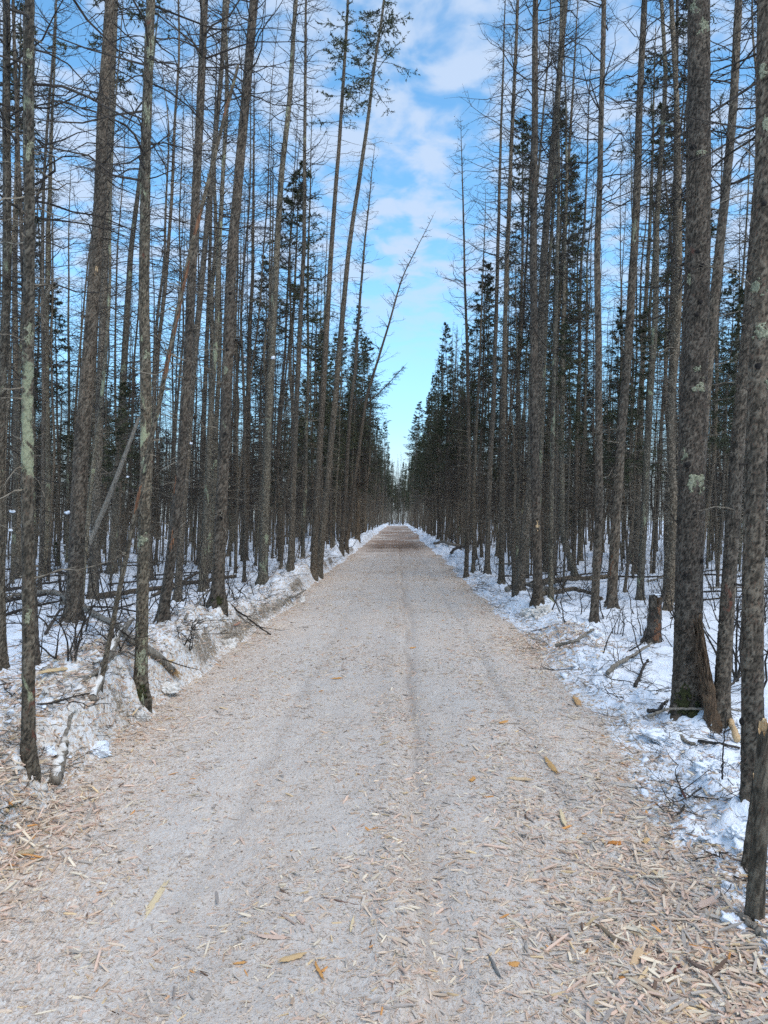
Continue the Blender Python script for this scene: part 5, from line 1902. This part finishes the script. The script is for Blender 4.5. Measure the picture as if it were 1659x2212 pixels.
colr = PALC[ci] * rg.uniform(0.85, 1.26, n)[:, None]
# small crumbs are trodden in and grey like the packed surface
greyed = np.clip(1.25 - ln / 0.03, 0.0, 0.75) * np.where(inside, 1, 0.55)
colr = colr * (1 - greyed[:, None]) + np.array([0.56, 0.48, 0.41]) * rg.uniform(0.75, 1.15, n)[:, None] * greyed[:, None]
rx, ry, rz = rg.normal(0, 0.30, n), rg.normal(0, 0.17, n), rg.uniform(0, 2 * math.pi, n)
pts = np.stack([xx_, yy_, zz_ + th_ * 0.12 + np.abs(ry) * ln * 0.22], -1)
scl = np.stack([ln, wd, th_], -1)
rot = np.stack([rx, ry, rz], -1)
ix = rg.integers(0, 8, n)

# pieces one can point out
def big_chip(seed, round_=False):
    rg = np.random.default_rng(seed + 50)
    n, sd_ = 12, 8
    t = np.linspace(-0.46, 0.46, n)
    prof = np.clip(1.15 - (np.abs(t) / 0.5) ** 3, 0.3, 1) * rg.uniform(0.82, 1.12, n)
    a = np.arange(sd_) * 2 * math.pi / sd_ + 0.2
    sq = 0.55 if not round_ else 0.0
    ca, sa = np.cos(a), np.sin(a)
    k = 1 / np.maximum(np.abs(ca), np.abs(sa))
    k = 1 + (k - 1) * sq
    A, T = np.meshgrid(np.arange(sd_), np.arange(n))
    rr = 0.5 * prof[:, None] * k[None] * rg.uniform(0.84, 1.10, (n, sd_))
    rib = 1 + 0.16 * np.repeat(rg.normal(0, 1, sd_)[None], n, 0)            # grain ridges run lengthwise
    cy = np.cumsum(rg.normal(0, 0.05, n))
    cz = np.cumsum(rg.normal(0, 0.06, n))
    X = t[:, None] + rg.normal(0, 0.008, (n, sd_))
    X[0] += rg.uniform(-0.05, 0.09, sd_)
    X[-1] += rg.uniform(-0.09, 0.05, sd_)
    V = np.stack([X, cy[:, None] + rr * rib * ca[None], cz[:, None] + rr * rib * sa[None]], -1)
    g = Geo()
    i = np.arange(n * sd_).reshape(n, sd_)
    q = np.stack([i[:-1], np.roll(i, -1, 1)[:-1], np.roll(i, -1, 1)[1:], i[1:]], -1).reshape(-1, 4)
    g.add(V.reshape(-1, 3), q, np.array([[i[0, (j + 1) % sd_], i[0, j], i[0, 0]] for j in range(1, sd_ - 1)] + [[i[-1, j], i[-1, (j + 1) % sd_], i[-1, 0]] for j in range(1, sd_ - 1)]))
    for e in (0, -1):
        for _ in range(4):
            y_, z_ = rg.uniform(-0.4, 0.4), rg.uniform(-0.35, 0.35)
            d = -1 if e == 0 else 1
            P = np.array([[(t[e] - d * 0.12, cy[e] + y_ * 0.8, cz[e] + z_), (t[e] + d * 0.05, cy[e] + y_, cz[e] + z_), (t[e] + d * rg.uniform(0.08, 0.2), cy[e] + y_ * 1.3, cz[e] + z_ * 1.3)]])
            p0 = g.n
            g.tubes(P * np.array([1, 1, 1.0]), np.array([[0.10, 0.08, 0.005]]), 4)
            v = g.V[-1]
            v[:, 0] = P[0].repeat(4, 0)[:, 0] + (v[:, 0] - P[0].repeat(4, 0)[:, 0]) * 0.15
    return g.mesh('wood_chip', CHIP_ONE, False)


BIGS = [big_chip(i) for i in range(8)]
ROUNDS = [big_chip(i + 20, True) for i in range(3)]


def special(label, px, py, lenpx, widpx, ang, col, seed, lift=0.0, mesh=None, tilt=0.0):
    b = ground_hit(px, py)
    kk = b[1] / FPX
    a = math.radians(ang)
    # foreshortening: a length seen along the view is longer on the ground
    fs = (1.6 / b[1])
    dx, dy = math.cos(a), math.sin(a)
    L = lenpx * kk * math.hypot(dx, dy / max(fs, 0.12))
    w = widpx * kk
    o = link('wood_chip', (ROUNDS[seed % 3] if sum(col) < 0.62 else BIGS[seed % 8]), None, (b[0], b[1], b[2] + w * 0.12 + 0.003 + lift), (0.1, -tilt, math.atan2(dy / max(fs, 0.12), dx)), (min(L, 0.34) * 0.92, w * (0.5 if sum(col) < 0.62 else 0.8), w * (0.42 if sum(col) < 0.62 else 0.36)))
    o.color = (*col, 1)
    tag(o, label, 'wood chip')


OR, TN, PK, DK, RD, YL = (0.58, 0.30, 0.10), (0.62, 0.50, 0.36), (0.58, 0.42, 0.33), (0.10, 0.075, 0.06), (0.14, 0.06, 0.05), (0.66, 0.53, 0.33)
for k, a in enumerate([
    ('long pale yellow splinter lying lengthwise in the open left half of the track', 337, 1945, 78, 17, 88, YL),
    ('blocky grey-pink chunk beside the long pale yellow splinter', 370, 1972, 36, 18, 12, (0.45, 0.38, 0.33)),
    ('golden orange stick near the bottom border right of centre', 688, 2102, 44, 9, -58, OR),
    ('fan of bright splinters left of the wheel rut near the bottom', 632, 2072, 60, 16, 18, (0.55, 0.38, 0.20)),
    ('short golden chip left of the bright splinter fan', 518, 2085, 28, 8, 5, OR),
    ('long dark red-brown bark strip in the left half of the track', 735, 1950, 84, 9, -12, (0.2, 0.12, 0.09)),
    ('pale leaf-shaped chip below the dark bark strip', 650, 1990, 24, 14, -50, PK),
    ('tan upright splinter left of the wheel rut', 760, 2000, 34, 8, 85, YL),
    ('orange chunk glowing on the track halfway to the dark earth', 894, 1400, 22, 6, 3, OR),
    ('orange chip on the left half of the track', 728, 1467, 26, 5, 4, OR),
    ('large orange slab at the right track edge near the snow', 1248, 1518, 34, 16, 55, (0.55, 0.33, 0.15)),
    ('orange chip lying right of the wheel rut beside a forked one', 1088, 1562, 24, 9, 15, OR),
    ('reddish orange fuzzy chunk near the lower right', 1330, 1826, 32, 14, -8, (0.50, 0.20, 0.05)),
    ('squarish tan block with light face near the snow edge', 1395, 1818, 20, 18, 40, (0.60, 0.40, 0.20)),
    ('dark brown rotten piece among pale splinters at lower right', 1315, 2020, 60, 22, -48, (0.24, 0.18, 0.12)),
    ('dark reddish bark flake among splinters at lower right', 1462, 2098, 34, 22, 40, RD),
    ('long dark grey stick lying diagonally at lower right', 1540, 2110, 110, 18, -42, (0.17, 0.12, 0.095)),
    ('broad tan splinter standing out at lower right', 1375, 2070, 60, 20, 45, (0.60, 0.42, 0.25)),
    ('long curved tan splinter near the bottom border at lower right', 1385, 2130, 110, 16, -48, (0.55, 0.42, 0.29)),
    ('orange rounded chip right of the wheel rut near the bottom', 1110, 2087, 26, 16, 10, OR),
    ('long pale splinter pointing at the snow at lower right', 1530, 1955, 70, 22, 16, PK),
    ('dark red bark flake lying on clean snow right of the track', 1478, 1722, 26, 14, 60, RD),
    ('pale flat splinter lying on the snow edge right of the track', 1350, 1700, 56, 15, -12, (0.50, 0.44, 0.38)),
    ('pale curled chip at the right part of the track', 1215, 1770, 36, 14, 78, YL),
    ('bright tan bundle of splinters on the right part of the track', 1122, 1685, 54, 13, -6, (0.62, 0.45, 0.27)),
    ('orange splinter cluster where the second rut begins', 1190, 1655, 36, 12, -80, (0.56, 0.34, 0.14)),
    ('small orange chip in the right half of the track', 1022, 1687, 18, 12, 25, OR),
    ('long straight pinkish splinter in the left foreground', 185, 1750, 70, 8, 12, PK),
    ('big yellow slab lying on the left chip bank', 120, 1455, 60, 16, 14, (0.62, 0.46, 0.26)),
    ('yellow block of wood behind the mottled trunk on the bank', 352, 1436, 36, 17, 30, (0.60, 0.42, 0.22)),
    ('large pale slab leaning on the chip heap at the left border', 70, 1660, 46, 14, 60, (0.55, 0.42, 0.28)),
    ('rounded tan wood chunk at the left border', 55, 1848, 34, 24, 20, (0.42, 0.32, 0.20)),
    ('bluish grey bark chip in the left half of the track', 468, 1940, 32, 8, -60, (0.33, 0.29, 0.26)),
    ('pink splinter pair left of the track centre', 590, 2028, 74, 12, -4, PK),
    ('reddish upright slab standing on the left bank crest', 514, 1262 + 90, 14, 8, 60, (0.4, 0.22, 0.15)),
    ('grey bark stick pointing at the bottom border', 1070, 2090, 54, 15, -70, (0.2, 0.19, 0.175)),
    ('long pale splinter heap at the right edge of the splintered heap', 1220, 1415, 60, 7, 15, (0.5, 0.38, 0.28))]):
    special(*a, k)
# the largest others stand as individuals, the rest are one litter
score = ln / yy_ * np.sqrt(wd)
cand = np.argsort(-score)
solo = []
for i in cand:
    px_, py_, _d = project(pts[i])
    if 5 < px_ < W0 - 5 and py_ < H0 - 5:
        solo.append(int(i))
        if len(solo) >= 258:
            break
ch_first = {}
for i in solo:
    o = link('wood_chip', CHIPS[ix[i]], None, tuple(pts[i]), tuple(rot[i]), tuple(scl[i]))
    o.color = (*[float(v) for v in colr[i]], 1)
    x, y = pts[i][0], pts[i][1]
    where = 'on the left chip bank' if x < el_[i] else ('on the snowy right edge' if x > er_[i] else ('in the right half of the track' if x > 0.1 else 'in the left half of the track'))
    lab = 'pale splintered wood chip among many %s' % where
    tag(o, lab, 'wood chip', lab)
    ch_first.setdefault(int(ix[i]), o)
keepm = np.ones(n, bool)
keepm[solo] = False
# fines: crumbs of wood and bark trodden into the near surface
nf = 150000
fu = rg.random(nf)
fy = (1.9 ** -0.9 + fu * (9.5 ** -0.9 - 1.9 ** -0.9)) ** (-1 / 0.9)
fx = rg.uniform(-2.6, 2.1, nf)
fl = np.exp(rg.normal(math.log(0.0075), 0.4, nf)) * (0.8 + fy / 12)
fw = np.maximum(fl * rg.uniform(0.18, 0.5, nf), 0.0016)
ft = fw * rg.uniform(0.4, 0.8, nf)
fc = PALC[rg.choice(len(PALC), nf, p=np.array([0.16, 0.17, 0.17, 0.10, 0.12, 0.12, 0.03, 0.01, 0.05, 0.07]))] * rg.uniform(0.7, 1.2, nf)[:, None]
fc = 0.6 * fc + 0.4 * np.array([0.55, 0.48, 0.41])
fkeep = rg.random(nf) < 0.35 + 0.65 * sstep(0.3, 0.7, vnoise(fx * 5, fy * 5, 64))
fp = np.stack([fx, fy, surf(fx, fy) + ft * 0.15], -1)[fkeep]
fr_ = np.stack([rg.normal(0, 0.4, nf), rg.normal(0, 0.3, nf), rg.uniform(0, 6.28, nf)], -1)[fkeep]
fs_ = np.stack([fl, fw, ft], -1)[fkeep]
pts, rot, scl, ix, colr = np.r_[pts[keepm], fp], np.r_[rot[keepm], fr_], np.r_[scl[keepm], fs_], np.r_[ix[keepm], rg.integers(0, 8, len(fp))], np.r_[colr[keepm], fc[fkeep]]
for hx_, hy_, sx_, sy_, hn, hz in ((-1.96, 3.75, 0.24, 0.55, 1300, 0.05), (2.02, 9.5, 0.36, 0.6, 1300, 0.06), (-2.45, 5.9, 0.36, 0.5, 700, 0.04), (1.05, 2.75, 0.35, 0.45, 900, 0.015)):
    qx, qy = hx_ + rg.normal(0, sx_, hn), hy_ + rg.normal(0, sy_, hn)
    ql = np.clip(np.exp(rg.normal(math.log(0.042), 0.45, hn)), 0.015, 0.14)
    qw = np.clip(ql * rg.uniform(0.08, 0.22, hn), 0.003, 0.014)
    qt = qw * rg.uniform(0.35, 0.7, hn)
    fall_ = np.exp(-(((qx - hx_) / sx_) ** 2 + ((qy - hy_) / sy_) ** 2) / 2)
    qz = surf(qx, qy) + rg.random(hn) * hz * fall_ + 0.003
    qc = PALC[rg.choice(len(PALC), hn, p=PALW)] * rg.uniform(0.95, 1.35, hn)[:, None]
    pts, rot = np.r_[pts, np.stack([qx, qy, qz], -1)], np.r_[rot, np.stack([rg.normal(0, 0.5, hn), rg.normal(0, 0.38, hn), rg.uniform(0, 6.28, hn)], -1)]
    scl, ix, colr = np.r_[scl, np.stack([ql, qw, qt], -1)], np.r_[ix, rg.integers(0, 8, hn)], np.r_[colr, qc]
keepm = np.ones(len(pts), bool)
srcs = [[ch_first[k]] if k in ch_first else [list(ch_first.values())[0]] for k in range(8)]
scatter('wood_chip_litter', pts[keepm], rot[keepm], scl[keepm], ix[keepm], srcs, colr[keepm], CHIP_MANY, label='countless small wood chips covering the packed track and its banks', cat='wood chips')
print('chips', n, 'crowd', len(crowd), 'objects', len(bpy.data.objects))
tris = sum(sum(len(p.vertices) - 2 for p in me.polygons) for me in bpy.data.meshes) if False else sum(len(me.loops) - 2 * len(me.polygons) for me in bpy.data.meshes)
print('tris', tris)
